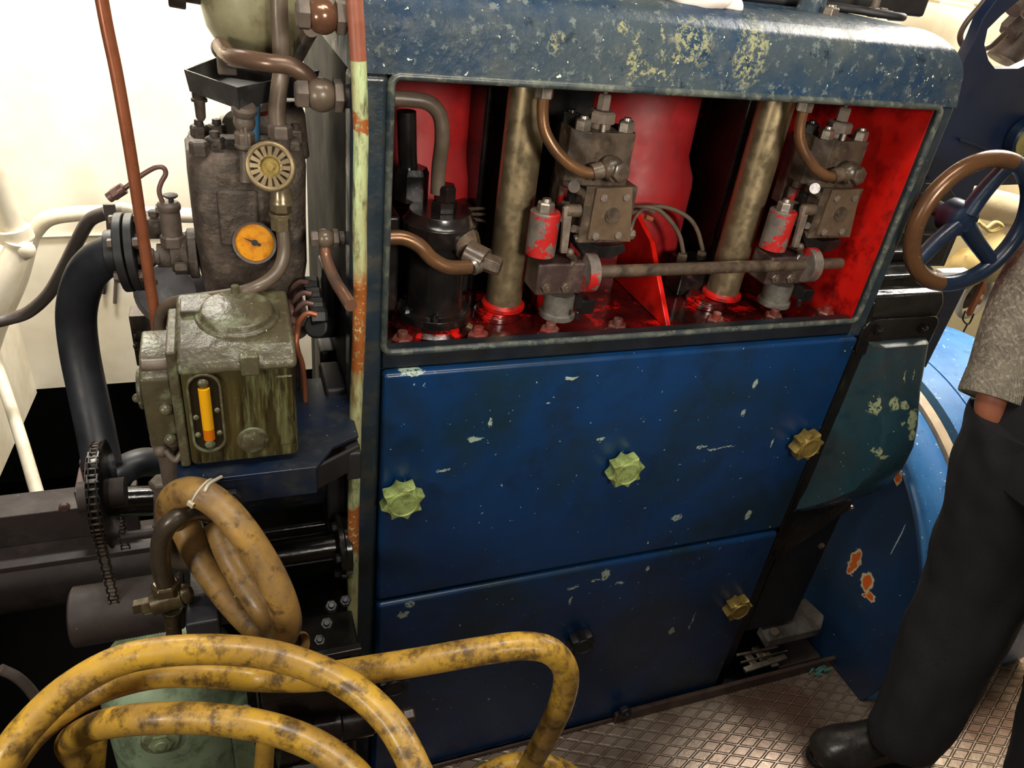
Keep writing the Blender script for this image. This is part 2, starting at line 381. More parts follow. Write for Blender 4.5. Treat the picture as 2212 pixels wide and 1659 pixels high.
M['worn_edge'] = paint('worn_edge_paint', (74,80,74), (34,44,50), .9, 14, rough=.35, bump=.5, bscale=60, dirt=(128,128,110), dirt_amt=.35, dirt_scale=60)
M['engend'].node_tree.nodes['Principled BSDF'].inputs['Specular IOR Level'].default_value = .15
# top rail: long rounded beam
bt = .056
b = bmesh.new(); bmesh.ops.create_cube(b, size=1)
x0,x1,y0,y1,z0,z1 = .150, 1.107, FY, 1.28, 1.447, 1.550
for v_ in b.verts: v_.co = V((x0 if v_.co.x<0 else x1, y0 if v_.co.y<0 else y1, z0 if v_.co.z<0 else z1))
top = [e for e in b.edges if all(v_.co.z > z0+.01 for v_ in e.verts)]
bmesh.ops.bevel(b, geom=top, offset=bt, segments=8, profile=.5, affect='EDGES')
ver = [e for e in b.edges if abs(e.verts[0].co.x-e.verts[1].co.x)<1e-4 and abs(e.verts[0].co.y-e.verts[1].co.y)<1e-4 and e.calc_length()>.02 and e.verts[0].co.x>1.1]
for v_ in b.verts:
    if v_.co.x > 1.0: v_.co.x -= .034*max(0,(v_.co.z-1.447)/.103)**1.2
mb = MB(); mb.b.free(); mb.b = b
mb.build('top_rail', M['engtop'], eng, smooth=50)
# front posts, ledge, body, end wall
b = MB(); b.box((.150,FY,-.1),(.196,FY+.05,1.447)); b.build('corner_post', M['engpost'], eng, bevel=.009, seg=3)
b = MB(); b.box((.1505,FY+.046,.35),(.172,1.46,1.447)); b.build('end_wall', M['engend'], eng, bevel=.003)
b = MB(); b.box((1.074,FY+.002,1.03),(1.106,FY+.012,1.4468)); b.build('corner_post', M['engpost'], eng, bevel=.004)
b = MB(); b.box((1.0755,FY+.0121,1.03),(1.106,1.40,1.4468)); b.build('side_wall', M['red'], eng, bevel=.002)
b = MB(); b.box((.1962,FY+.003,1.036),(1.0735,FY+.03,1.066)); b.build('sill', M['englow'], eng, bevel=.004)
b = MB(); b.box((.1962,FY+.012,-.1),(1.135,FY+.05,1.0355)); b.box((1.135,FY+.012,.175),(1.285,FY+.05,1.0355)); b.build('front_plate', M['englow'], eng, bevel=.004)
# window lip
def rrect(x0,x1,z0,z1,y,r=.018,n=6):
    L=[]
    for cx,cz,a0 in ((x1-r,z1-r,0),(x0+r,z1-r,90),(x0+r,z0+r,180),(x1-r,z0+r,270)):
        for i in range(n+1):
            a=math.radians(a0+90*i/n); L.append(V((cx+r*math.cos(a),y,cz+r*math.sin(a))))
    return L
b = MB(); b.tube(rrect(.1975,1.077,1.0655,1.446,FY+.001,.012), .0052, 10, k=0, closed=True); b.build('window_lip', M['worn_edge'], eng)
# red inside
b = MB(); b.box((.1725,1.27,1.4475),(1.106,1.40,1.462)); b.build('light_stop_slab', M['blackmatt'], eng)  # added slab behind the rail, keeps light from leaking into the opening
b = MB(); b.box((.1725,1.36,1.0),(1.06,1.40,1.4465)); b.build('back_wall', M['redoil'], eng)
b = MB(); b.box((.1725,FY+.031,1.02),(1.0595,1.36,1.042)); b.build('tray', M['redoil'], eng, bevel=.003)
M['cylred'] = paint('crimson_cylinder_paint', (132,16,20), (164,18,12), .6, 6, rough=.58, bump=.45, bscale=34, dirt=(70,6,6), dirt_amt=.35, dirt_scale=9)
for cx in (.312, .757):
    b = MB(); b.lathe((cx,1.335,1.0425),(0,0,1),[(0,.142),(.165,.142),(.185,.139),(.205,.129),(.225,.122),(.404,.120)],64); b.build('cylinder', M['cylred'], eng, smooth=60)
for xa,xb,ya,zb in ((.398,.588,1.17,1.446),(.900,.985,1.18,1.446),(.1735,.397,1.165,1.20)):  # black blocks stand in for the shaded voids beside the cylinders
    b = MB(); b.box((xa,ya,1.0425),(xb,1.30,zb)); b.build('void_block', M['blackoil'], eng, bevel=.006)
# sloping red gussets on the tray
for px,py,px2,py2 in ((1362,560,1415,690),(1000,690,1005,640)):
    if px < 1100: continue
    a=P(px,py,Y=1.16); c=P(px2,py2,Y=.985)
    b = MB(); b.prism([(a.x-.004,1.20,1.0425),(a.x-.004,.985,1.0425),(a.x-.004,1.10,1.16),(a.x-.004,1.20,1.20)],(.010,0,0)); b.build('gusset', M['red'], eng, bevel=.002)
b = MB(); b.prism([(.50,1.0,1.0425),(.50,1.12,1.0425),(.50,1.12,1.10)],(.008,0,0)); b.build('gusset', M['red'], eng, bevel=.002)
# raised boss under the columns and feed flange
for px,py in ((1095,690),(1560,660)):
    q=P(px,py,Y=1.03); b = MB(); b.lathe((q.x,1.08,1.0425),(0,0,1),[(0,.040),(.008,.040),(.010,.036),(.014,.036)],28); b.build('column_boss', M['redoil'], eng, bevel=.001)
b = MB(); b.lathe((.300,1.045,1.0425),(0,0,1),[(0,.066),(.012,.066),(.018,.058),(.024,.058)],40); b.build('vessel_boss', M['redoil'], eng)
M['trayred'] = paint('red_brown_nut_paint', (110,40,34), (84,66,58), .8, 40, rough=.3, bump=.4, bscale=80, dirt=(26,14,12), dirt_amt=.5)
# nuts on the tray, each lifted off by its thread
for i,(px,py) in enumerate(((1035,700),(1190,697),(1336,690),(1551,672),(1676,668),(1790,658),(870,715))):
    q=P(px,py,Y=.985); b = MB(); b.lathe((q.x,.985,1.0425),(0,0,1),[(0,.021),(.003,.021)],24); b.hexn((q.x,.985,1.0455),(0,0,1),.0172,.017,bolt=.009); b.build('tray_nut', M['trayred'], eng, bevel=.0008)
# right shelf of the lower body with its bolts
for px,py in ((1690,1195),(1775,1180),(1838,1098),(1700,1123),(1741,1027),(1829,826)):
    q=P(px,py,Y=FY+.008); b=MB(); b.hexn((q.x,FY+.012,q.z),(0,-1,0),.0085,.007,bolt=.0015,rot=.3); b.build('bolt', M['dusty_s'] if px<1830 else M['steel'], eng, bevel=.0006)
# bedplate foot at the lower right
b = MB(); b.box((1.16,1.03,-.1),(1.36,1.15,.13)); b.build('foot', M['blackmatt'], eng, bevel=.006)
b = MB(); b.prism([P(1640,1352,Z=.16),P(1660,1385,Z=.16),P(1775,1358,Z=.16),P(1782,1330,Z=.16),P(1740,1290,Z=.16)],(0,0,-.028)); b.build('foot_pad', paint('grey_worn_pad',(92,88,84),(54,50,48),.8,20,rough=.35,bump=.5), eng, bevel=.004, label='worn dark steel foot pad')
q=P(1672,1366,Z=.165); b=MB(); b.cyl((q.x,q.y,.16),(q.x,q.y,.172),.012,n=20); b.build('pad_pin', M['dusty_s'], eng, bevel=.002)
# step grate seen through the coaming
g = []
t_ = MB()
for (xa,ya,xb,yb,wd) in ((1592,1416,1680,1398,7),(1608,1448,1697,1419,14),(1600,1432,1700,1407,3)):
    a=P(xa,ya,Z=.03); c=P(xb,yb,Z=.03); dirv=(c-a).normalized(); sd=V((-dirv.y,dirv.x,0))*wpx(a,wd)/1.6
    t_.obox((a+c)/2, (c-a)/2, sd*.7, (0,0,.004))
for (px,py) in ((1640,1412),(1665,1425),(1622,1425)):
    a=P(px,py,Z=.025); t_.obox(a,(.010,0,0),(0,.022,0),(0,0,.0035))
o=t_.build('step_grating', M['steel'], bevel=.001); tag(o,'small bare steel grating beside the foot of the blue engine','grating')
# coaming strip between engine and floor
b = MB(); b.box((.78,.899,-.005),(1.46,.911,.032)); b.box((.21,.904,-.005),(.78,.911,.012)); structure(b.build('baseboard_engine', paint('dark_brown_coaming', (58,44,40), (84,68,60), .6, 14, rough=.35, bump=.3), bevel=.003, label='dark steel coaming strip along the floor edge'))

# ------------------------------------------------------------------ access covers with star knobs
def cover_mat(name, marks, cx, cz):
    t = NT(name)
    col = t.mix(t.ramp(t.noise(3.4, 5, .6), .46, .62), lin((9,48,90)), lin((14,40,56)))
    # darker tones in random patches over the whole cover
    sep = t.n('ShaderNodeSeparateXYZ'); t.l(t.co, sep.inputs[0])
    col = t.mix(t.ramp(t.noise(11, 6, .6), .52, .75, 0, .4), col, lin((18,30,40)))
    col = t.mix(t.ramp(t.noise(5, 5, .7), .53, .63, 0, .6), col, lin((14,34,52)))
    col = t.mix(t.blobs(marks, wob=.009, wscale=90, edge=.3, porous=.40), col, lin((150,166,150)))
    col = t.mix(t.ramp(t.noise(140, 1.5, .4), .765, .785), col, lin((120,146,156)))
    return t.out(col, t.ramp(t.noise(14, 4, .6), .3, .7, .26, .4), 0, t.bump(t.noise(30, 5, .6), .22, .0012))
def star_knob(parent, x, z, mat, r=.030, teeth=8, stand=.036, name='star_knob'):
    b = MB(); yb = FY-.008; yf = yb-stand
    pts=[]; n=teeth*8
    for i in range(n):
        a=2*PI*i/n; ph=(a*teeth/(2*PI))%1
        rr = r*1.04*(1.0-.25*math.sin(PI*ph)**.8)
        pts.append((a,rr))
    L=[]
    for y,s in ((yf+.026,.88),(yf+.022,.98),(yf+.003,1.0),(yf,.96)):
        L.append([V((x+rr*s*math.cos(a+.25), y, z+rr*s*math.sin(a+.25))) for a,rr in pts])
    b.loops(L)
    k = b.build(name, mat, parent, bevel=.0008)
    b = MB(); b.lathe((x,yf,z),(0,-1,0),[(-.001,r*.70),(.003,r*.68),(.0035,r*.62),(.0018,r*.58),(.0018,.0001)],32,cap=False); b.build('face_disc', mat, k)
    b = MB(); b.cyl((x,yb+.004,z),(x,yf+.019,z),.009,n=18); b.build('stud', M['blackmatt'], k)
    return k
up = thing('access_cover', 'large upper blue access cover with three star knobs below the red opening', 'cover', (.64,FY,.557))
marks = [fz(1228,808)+(.012,.004), fz(1455,1110)+(.012,.008), fz(1610,1105)+(.007,.013), fz(1510,958)+(.012,.003), fz(1550,960)+(.03,.0015), fz(1022,940)+(.013,.004), fz(955,1007)+(.012,.002), fz(1292,941)+(.009,.003), fz(1598,886)+(.004,.008), fz(1624,822)+(.005,.009), fz(1660,951)+(.002,.011), fz(1055,905)+(.002,.009), fz(1395,1165)+(.002,.004), fz(1080,1040)+(.002,.002), fz(1180,862)+(.004,.002), fz(1785,945)+(.008,.003),fz(885,800)+(.02,.002)]
mk = lambda L,r: [(a-ORG[r.name].x, c-ORG[r.name].z, ra, rb) for a,c,ra,rb in L]
b = MB(); b.box((.1965,FY-.011,.557),(1.088,FY+.0115,1.0345)); b.build('panel', cover_mat('blue_cover_paint_upper', mk(marks,up), 0,0), up, bevel=.007, seg=4)
star_knob(up,.228,.809,M['knobgreen'],.0355); star_knob(up,.633,.808,M['knobgreen'],.0345); star_knob(up,1.038,.809,M['knobbrass'],.0335)
lo = thing('access_cover', 'lower blue access cover down to the floor, one brass and two black knobs', 'cover', (.64,FY,.0))
marks = [fz(1300,1228)+(.010,.016), fz(1278,1240)+(.010,.003), fz(1330,1245)+(.010,.004), fz(1442,1350)+(.008,.011), fz(866,1312)+(.010,.009), fz(880,1290)+(.007,.006), fz(1390,1215)+(.005,.008), fz(1226,1282)+(.003,.012), fz(1230,1255)+(.012,.004), fz(1485,1330)+(.0015,.03), fz(1052,1495)+(.003,.003)]
b = MB(); b.box((.1965,FY-.018,.0),(1.080,FY+.0115,.551)); b.build('panel', cover_mat('blue_cover_paint_lower', mk(marks,lo),0,0), lo, bevel=.009, seg=4)
star_knob(lo,1.028,.342,M['knobbrass'],.0335)
star_knob(lo,.632,.342,M['blackmatt'],.031); star_knob(lo,.229,.342,M['blackmatt'],.031)
q=P(1034,1275,Y=FY-.011); b=MB(); b.ball((q.x,FY-.0112,q.z),.004,10,(.55,.12,1.6)); b.build('paint_spot', NT('red_spot').out(lin((190,60,48)),.4), lo, label='small red paint spot')
for px,py in ((1347,1530),(1515,1500)):
    q=P(px,py,Y=FY-.02)
o=MB().hexn((P(1347,1532,Y=.90).x,.899,P(1347,1532,Y=.90).z),(0,-1,.2),.016,.016,bolt=.008,rot=.4).build('clamp_nut', M['blackmatt'], bevel=.002); tag(o,'dark lumpy nut on the coaming below the lower blue cover','nut')
# ------------------------------------------------------------------ delivery chute casing at the right of the covers
ch = thing('pump_drive_cover', 'bulging teal and black cast cover right of the blue access covers', 'cover', (1.2,FY,.57))
t = NT('teal_black_cover_paint')
col = t.mix(t.ramp(t.noise(5, 5, .6), .4, .62), lin((34,62,72)), lin((44,50,50)))
col = t.mix(t.ramp(t.noise(22, 6, .65), .52, .7, 0, .5), col, lin((14,34,50)))
mk_ = mk([fz(1902,885,.87)+(.0,.0)][:0]+[(1.195,.905,.013,.012),(1.222,.900,.011,.008),(1.245,.870,.012,.020),(1.250,.84,.008,.012),(1.222,.865,.005,.005),(1.190,.800,.010,.005),(1.175,.810,.006,.010),(1.212,.955,.0014,.012),(1.235,.957,.0014,.010),(1.160,.90,.004,.02)], ch)
col = t.mix(t.blobs(mk_, wob=.011, wscale=90, edge=.3, porous=.42), col, lin((150,158,120)))
col = t.mix(t.ramp(t.noise(150, 1.5, .4), .77, .79), col, lin((150,165,160)))
M['chute'] = t.out(col, t.ramp(t.noise(20, 4, .6), .3, .7, .2, .34), 0, t.bump(t.noise(24, 5, .6), .3, .002))
prof = [(.925,1.020),(.912,1.014),(.886,.925),(.856,.855),(.844,.812),(.843,.760),(.856,.705),(.885,.655),(.925,.600),(.938,.580)]
L=[]
for i,(y,z) in enumerate(prof):
    dep = FY-y; xl = 1.128+min(.045,dep*.62); xr = 1.268
    row=[V((1.118,FY+.004,z)), V((xl,y,z)) ]
    row=[V((1.120-.0*dep,FY+.008,z-.006 if i else z)), V((xl-.012,(y*.45+(FY)*.55),z)), V((xl,y+.004,z)), V((xl+.012,y,z)), V((xr-.012,y,z)), V((xr-.002,y+.005,z)), V((xr,y+.016,z)), V((xr,FY+.008,z))]
    L.append(row)
b=MB(); b.loops(L, closed=True); b.build('casing', M['chute'], ch, smooth=60, bevel=.003, seg=3)
b=MB(); b.prism(rrect(1.098,1.287,.990,1.066,FY+.010,.022),(0,-.014,0)); b.prism([(1.10,FY+.010,.56),(1.10,FY+.010,1.0),(1.287,FY+.010,1.0),(1.287,FY+.010,.565),(1.13,FY+.010,.44),(1.10,FY+.010,.46)],(0,-.010,0)); b.build('flange', M['blackgloss'], ch, bevel=.003)
for px,py in ((1898,715),(1995,712)):
    q=P(px,py,Y=FY-.008); b=MB(); b.hexn((q.x,FY-.004,q.z),(0,-1,0),.0095,.008,bolt=.003,rot=.5); b.build('bolt', M['blackgloss'], ch, bevel=.0007)
# black housing above it
hs = thing('gear_housing', 'shiny black cast housing with bright ridges behind the blue cover flange', 'housing', (1.2,1.0,1.06))
b=MB()
def ridge(pts_yz, x0, x1): b.prism([(x0,y,z) for y,z in pts_yz],(x1-x0,0,0))
ridge([(FY+.002,1.068),(FY+.002,1.090),(FY+.012,1.108),(FY+.03,1.114),(FY+.036,1.135),(FY+.06,1.142),(1.2,1.142),(1.2,1.0),(FY+.016,1.0)],1.108,1.285)
b.build('body', M['blackgloss'], hs, bevel=.006, seg=3)
b=MB(); ridge([(1.02,1.142),(1.02,1.160),(1.045,1.170),(1.16,1.170),(1.16,1.142)],1.125,1.30); b.build('cap', M['blackgloss'], hs, bevel=.005, seg=3)
b=MB(); b.tube([P(1930,600,Y=1.0),P(1940,630,Y=.985),P(1945,655,Y=.96),P(1968,678,Y=.945),P(1972,690,Y=.94)],.0022,8); b.build('seam_bead', M['blackoil'], hs)
b=MB(); q=P(1944,585,Y=1.02); b.obox(q,(.022,0,0),(0,.012,0),(0,0,.007)); b.build('lug', M['blackoil'], hs, bevel=.003)
# ------------------------------------------------------------------ inside the opening
PY = 1.00      # plane of the injection pumps
DX = 0.4445    # cylinder pitch
# polished columns
for i,(x,lab) in enumerate(((.432,'thick brassy vertical tube left of the first fuel pump, above the red tray'),(.432+DX,'thick brassy vertical tube left of the second fuel pump, the brighter one'))):
    if i == 0:
        r0 = thing('push_rod_tube', lab, 'tube', (x,1.08,1.066), 'brassy tubes in the opening')
        b=MB(); b.cyl((x,1.08,1.062),(x,1.08,1.4455),.0305,n=48); b.build('tube', M['brass'], r0)
        b=MB(); b.lathe((x,1.08,1.058),(0,0,1),[(0,.037),(.006,.037),(.010,.032)],32); b.build('collar', M['red'], r0)
    else: dup(r0,(DX,0,0),lab)
# fuel pump (built once, copied)
pp = thing('fuel_pump', 'left fuel injection pump of bare steel blocks in the middle of the red opening', 'pump', (.545,PY,1.066), 'fuel injection pumps')
def q(px,py,Y=PY): return P(px,py,Y=Y)
def blk(pts, depth, Y=PY):          # pixel quad extruded backwards
    b=MB(); b.prism([P(x,y,Y=Y) for x,y in pts],(0,depth,0)); return b
# upper body: faceted block
a=q(1290,290); c=q(1372,402)
xL,xR,zt,zb = q(1245,300).x, q(1372,300).x, q(1310,287).z, q(1310,402).z
b=MB()
sec=[(xL,PY+.022),(xL+.022,PY),(xR,PY),(xR+.004,PY+.01),(xR+.004,PY+.06),(xL,PY+.06)]
b.loops([[(x,y,zb) for x,y in sec],[(x,y,zt) for x,y in sec]]); pbd=b.build('body', M['oily'], pp, bevel=.0015)
b=MB(); cx=(xL+xR)/2
b.lathe((cx+.002,PY+.03,zt),(0,0,1),[(0,.016),(.008,.016)],24); b.hexn((cx+.002,PY+.03,zt+.008),(0,0,1),.021,.017,rot=.3); b.hexn((cx+.002,PY+.03,zt+.026),(0,0,1),.0105,.022); b.cyl((cx+.002,PY+.03,zt+.046),(cx+.002,PY+.03,1.475),.0035,n=10); b.build('delivery_gland', M['dusty_s'], pp, bevel=.0006)
for x,y in ((xL+.014,PY+.014),(xR-.012,PY+.012),(xL+.010,PY+.05)):
    b=MB(); b.hexn((x,y,zt),(0,0,1),.0125,.016,bolt=.004,rot=.2); b.build('head_nut', M['steel'] if y<PY+.03 else M['blackoil'], pbd, bevel=.0006)
b=MB(); b.cyl((cx-.003,PY+.008,zt),(cx-.003,PY+.008,zt+.010),.004,n=12); b.build('bleed_screw', M['steel'], pp)
# banjo and fuel pipe
bj=q(1327,366,PY-.02); b=MB(); b.cyl(bj+V((0,.025,0)),bj+V((0,-.012,0)),.016,n=28); b.hexn(bj+V((.002,-.012,0)),(0.15,-1,0.1),.0155,.009,rot=.3); b.ball(bj+V((-.004,0,.002)),.018,20); b.build('banjo_bolt', M['oily'], pp, bevel=.0006)
bp=[P(1310,366,Y=PY-.02),P(1275,374,Y=PY-.02),P(1238,360,Y=PY-.018),P(1203,328,Y=PY-.012),P(1178,285,Y=PY-.004),P(1172,245,Y=PY),P(1174,205,Y=PY)]
b=MB(); b.tube(bp,.0085,16); b.build('fuel_pipe', M['copperbrown'], pp)
b=MB(); b.cyl(P(1300,367,Y=PY-.02),P(1278,373,Y=PY-.02),.0122,n=20); b.build('pipe_sleeve', M['oily'], pp)
t0=P(1174,211,Y=PY); b=MB(); b.hexn(t0,(0,0,1),.0135,.020); b.cyl(t0+V((0,0,.018)),t0+V((0,0,.05)),.008); b.build('pipe_nut', M['steel'], pp, bevel=.0006)
# lower block with cover plate
b=MB(); x0=q(1262,410).x; x1=q(1362,410).x; z1=q(1310,400).z; z0=q(1310,520).z
b.box((x0,PY-.008,z0),(x1+.008,PY+.06,z1)); b.build('rack_block', M['oily'], pp, bevel=.0015)
pl=[(1290,407),(1368,405),(1362,523),(1270,517)]
b=MB(); b.prism([P(x,y,Y=PY-.014) for x,y in pl],(0,.006,0)); cvp=b.build('cover_plate', paint('pump_cover_plate',(104,86,68),(78,64,50),.6,20,rough=.3,bump=.25,metal=.3), pp, bevel=.0012)
for x,y in ((1304,427),(1353,426),(1286,510),(1335,508)):
    c=P(x,y,Y=PY-.014); b=MB(); b.cyl(c,c+V((0,-.003,0)),.0062,n=18); b.obox(c+V((0,-.0032,0)),(.0045,0,.0035),(0,.0012,0),(-.0006,0,.0008)); b.build('screw', M['dusty_s'], cvp, bevel=.0006)
c=P(1322,465,Y=PY-.014); b=MB(); b.cyl(c+V((0,.002,0)),c+V((0,-.003,0)),.0125,n=28); b.cyl(c+V((-.006,-.003,.002)),c+V((-.006,-.0055,.002)),.005,n=16); b.build('plate_boss', M['oily'], cvp, bevel=.0006)
# right-hand fitting with small bleed pipe
b=MB(); b.hexn(P(1350,505,Y=PY+.02),(1,-.1,0),.009,.016); b.tube([P(1358,505,Y=PY+.01),P(1364,492,Y=PY+.01),P(1372,470,Y=PY+.03),P(1390,452,Y=PY+.07),P(1412,458,Y=PY+.10)],.0028,8); b.build('bleed_fitting', M['dusty_s'], pp, bevel=.0004)
b=MB(); b.cyl(P(1394,468,Y=PY+.05),P(1408,474,Y=PY+.05),.0045,n=12); b.build('sleeve', M['copper'], pp, label='copper coloured end sleeve')
# governor link: ring, lever, pins
b=MB(); 
ring=[P(x,y,Y=PY+.0) for x,y in ((1246,410),(1262,420),(1270,445),(1268,480),(1256,508),(1240,516))]
b.tube(ring,.006,10); b.cyl(P(1240,403,Y=PY+.01),P(1240,403,Y=PY-.012),.009,n=18); b.build('link', M['oily'], pp)
b=MB(); lv=[P(1219,450,Y=PY-.012),P(1230,446,Y=PY-.012),P(1236,470,Y=PY-.012),P(1226,548,Y=PY-.012),P(1212,548,Y=PY-.012),P(1216,500,Y=PY-.012)]
b.prism(lv,(0,.008,0)); b.build('lever', M['dusty_s'], pp, bevel=.0012)
b=MB(); b.cyl(P(1222,455,Y=PY-.004),P(1252,455,Y=PY-.004),.010,n=20); b.build('pivot_pin', M['oily'], pp, bevel=.0005)
b=MB(); b.cyl(P(1238,494,Y=PY-.012),P(1250,496,Y=PY+.0),.006,n=14); b.ball(P(1231,545,Y=PY-.01),.007,12); b.tube([P(1228,548,Y=PY-.01),P(1240,560,Y=PY),P(1232,575,Y=PY)],.005,8); b.build('pivot', M['oily'], pp, bevel=.0005)
b=MB(); 
s0=[(1240,505),(1262,520),(1300,532),(1350,528),(1352,545),(1320,560),(1262,556),(1242,525)]
b.prism([P(x,y,Y=PY+.004) for x,y in s0],(0,.04,0)); b.build('lower_body', M['blackoil'], pp, bevel=.003)
# spring housing with nut, red patches
sA=P(1187,462,Y=PY-.002); sB=P(1176,555,Y=PY-.002); sz1=sA.z; sz0=sB.z
b=MB(); b.lathe((sA.x,PY+.012,sz0),(0,0,1),[(0,.0235),(sz1-sz0-.002,.0235),(sz1-sz0,.0215)],36); sph=b.build('spring_housing', M['redworn'], pp)
b=MB(); b.hexn((sA.x-.002,PY+.010,sz1),(0,0,1),.0135,.015,bolt=.005,rot=.5); b.build('spring_nut', M['steel'], sph, bevel=.0006)
# shaft bracket and tappet
b=MB(); x0=q(1160,590).x; x1=q(1262,590).x; z1=q(1210,568).z; z0=q(1210,635).z
b.box((x0,PY-.004,z0),(x1,PY+.05,z1)); brk=b.build('bracket', paint('purple_brown_iron',(58,42,40),(44,32,30),.6,20,rough=.38,bump=.4,dirt=(90,74,66)), pp, bevel=.004)
for x in (1180,1222):
    c=P(x,620,Y=PY-.004); b=MB(); b.hexn(c,(0,-1,0),.0095,.006,bolt=.003); b.build('bracket_bolt', M['oily'], brk, bevel=.0005)
b=MB(); c=P(1215,640,Y=PY+.01); b.lathe((c.x,PY+.02,1.066),(0,0,1),[(0,.030),(.008,.030),(.010,.026),(c.z-1.066+.004,.026)],32); b.build('tappet_guide', paint('grey_cast_tappet',(96,92,84),(58,54,50),.8,26,rough=.45,bump=.5), pp)
b=MB(); c=P(1262,655,Y=PY-.01); b.obox(c,(.012,0,0),(0,.016,0),(0,0,.012)); b.cyl(P(1247,690,Y=PY-.03),P(1247,672,Y=PY-.03),.004); b.build('tappet_stop', M['blackoil'], pp, bevel=.002)
# rear vertical stay of the pump, red and grey
b=MB(); c=P(1225,410,Y=PY+.05); b.lathe((c.x+.004,PY+.055,c.z-.05),(0,0,1),[(0,.014),(.055,.014),(.056,.010),(.12,.010)],20); b.build('stay', M['redworn'], pp)
b=MB(); c=P(1243,385,Y=PY+.03); b.cyl((c.x,PY+.03,c.z-.035),(c.x,PY+.03,c.z),.009,n=18); b.hexn((c.x,PY+.03,c.z),(0,0,1),.012,.008); b.cyl((c.x,PY+.03,c.z+.008),(c.x,PY+.03,c.z+.045),.011,n=18); b.build('rack_spindle', M['blackoil'], pp, bevel=.0005)
b=MB(); c=P(1232,300,Y=PY+.085); b.box((c.x-.016,PY+.075,c.z-.10),(c.x+.022,PY+.10,c.z+.02)); b.hexn((c.x,PY+.085,c.z+.02),(0,0,1),.016,.018); b.build('rear_block', M['oily'], pp, bevel=.001)
dup(pp,(DX,0,0),'right fuel injection pump, beside the bright red end wall of the opening')
# control shaft with two red-edged discs
sh = thing('control_shaft','long horizontal brown control shaft running between the two fuel pumps','shaft',(.75,PY,1.13))
s1=P(1262,588,Y=PY); zz=s1.z
b=MB(); b.cyl((s1.x-.002,PY+.0,zz),(1.057,PY+.0,zz),.0105,n=24); b.build('rod', M['oily'], sh)
for k in (0,1):
    x=P(1268,590,Y=PY).x+k*DX*.992
    b=MB(); b.lathe((x-.008,PY,zz),(1,0,0),[(0,.031),(.001,.032),(.018,.032),(.020,.029)],40); b.build('disc', M['redworn'], sh)
# capillary tubes behind between the pumps, hooking down
for k,(pts,lab) in enumerate((([(1352,452,1.10),(1385,447,1.12),(1420,452,1.12),(1450,480,1.12),(1468,510,1.12),(1476,545,1.12)],'thin brown tube arching behind the shaft, the lower one of two'),([(1352,470,1.12),(1380,452,1.14),(1430,446,1.14),(1480,465,1.14),(1505,495,1.14),(1518,540,1.14)],'thin brown tube arching behind the shaft, the upper one of two'))):
    b=MB(); pt=[P(x,y,Y=Y) for x,y,Y in pts]; b.tube(pt,.0042,10); b.hexn(pt[-1]+V((0,0,-.02)),(0,0,1),.010,.018); o=b.build('fuel_line', M['brownpipe']); tag(o,lab,'pipe','thin tubes between the fuel pumps')
b=MB(); c=P(1497,555,Y=1.13); b.box((c.x-.03,1.11,1.043),(c.x+.035,1.16,c.z-.0)); o=b.build('junction_block', M['blackoil'], bevel=.004); tag(o,'black block taking the ends of the two arching thin tubes','block')
# dark filter vessel on the left
fv = thing('filter_vessel','black oily cylindrical vessel with flanges at the left of the opening','vessel',(.300,1.045,1.066))
c=.300; cy_=1.045; z1=P(950,460,Y=1.03).z
b=MB(); b.lathe((c,cy_,1.066),(0,0,1),[(0,.058),(.014,.058),(.016,.046),(.030,.044),(z1-1.066-.045,.044),(z1-1.066-.043,.054),(z1-1.066-.016,.056),(z1-1.066-.012,.050),(z1-1.066,.046)],48); fvb=b.build('body', M['blackoil'], fv, bevel=.001)
top_=V((c+.004,cy_-.005,z1)); b=MB(); b.hexn(top_,(0,0,1),.020,.016); b.hexn(top_+V((0,0,.016)),(0,0,1),.017,.024,rot=.4); b.build('top_nut', M['blackoil'], fv, bevel=.001)
for k in range(6):
    a=2*PI*k/6+.3; b=MB(); b.hexn((c+.05*math.cos(a),cy_+.05*math.sin(a),1.080),(0,0,1),.0075,.007,bolt=.003); b.build('flange_bolt', M['blackoil'], fvb, bevel=.0006)
nb=P(1010,545,Y=.985); b=MB(); b.cyl((c+.03,cy_-.03,nb.z+.012),nb,.020,.017,n=24); b.cyl(nb,P(1048,565,Y=.965),.0195,n=24); b.hexn(P(1046,565,Y=.966),P(1082,578,Y=.952)-P(1046,565,Y=.966),.0145,.026,rot=.3); b.build('outlet_union', M['oily'], fv, bevel=.0008)
# pipes around the vessel
pl_=[P(x,y,Y=Y) for x,y,Y in ((840,212,1.03),(880,214,1.03),(925,222,1.03),(950,250,1.03),(955,300,1.03),(948,360,1.04),(945,418,1.04))]
o=MB().tube(pl_,.0105,16).build('oil_pipe', M['brownpipe']); tag(o,'brown pipe bending down into the top of the black vessel','pipe')
pl_=[P(x,y,Y=Y) for x,y,Y in ((830,514,.965),(870,514,.965),(905,530,.962),(935,560,.958),(970,577,.956),(1015,577,.962))]
o=MB().tube(pl_,.0105,16).build('oil_pipe', M['copperbrown']); tag(o,'shiny copper brown curved pipe crossing in front of the black vessel','pipe')
b=MB(); e=P(1018,577,Y=.962); b.cyl(e,e+V((.012,0.004,.004)),.013,n=20); o=b.build('union_ring', M['steel']); tag(o,'bright steel ring at the end of the curved copper brown pipe','ring')
b=MB(); a_=P(878,255,Y=1.10); b.tube([P(878,240,Y=1.10),P(880,330,Y=1.10),P(884,400,Y=1.10)],.014,14,k=0); b.hexn(P(888,430,Y=1.10),(0,0,1),.026,.05); o=b.build('dark_riser_pipe', M['blackoil']); tag(o,'dark vertical pipe with big nut behind the black vessel','pipe')
b=MB(); b.box((.1735,1.06,1.066),(.245,1.12,1.225)); o=b.build('dark_valve_block', M['blackoil'], bevel=.006); tag(o,'black block behind the vessel at the left of the opening','block')
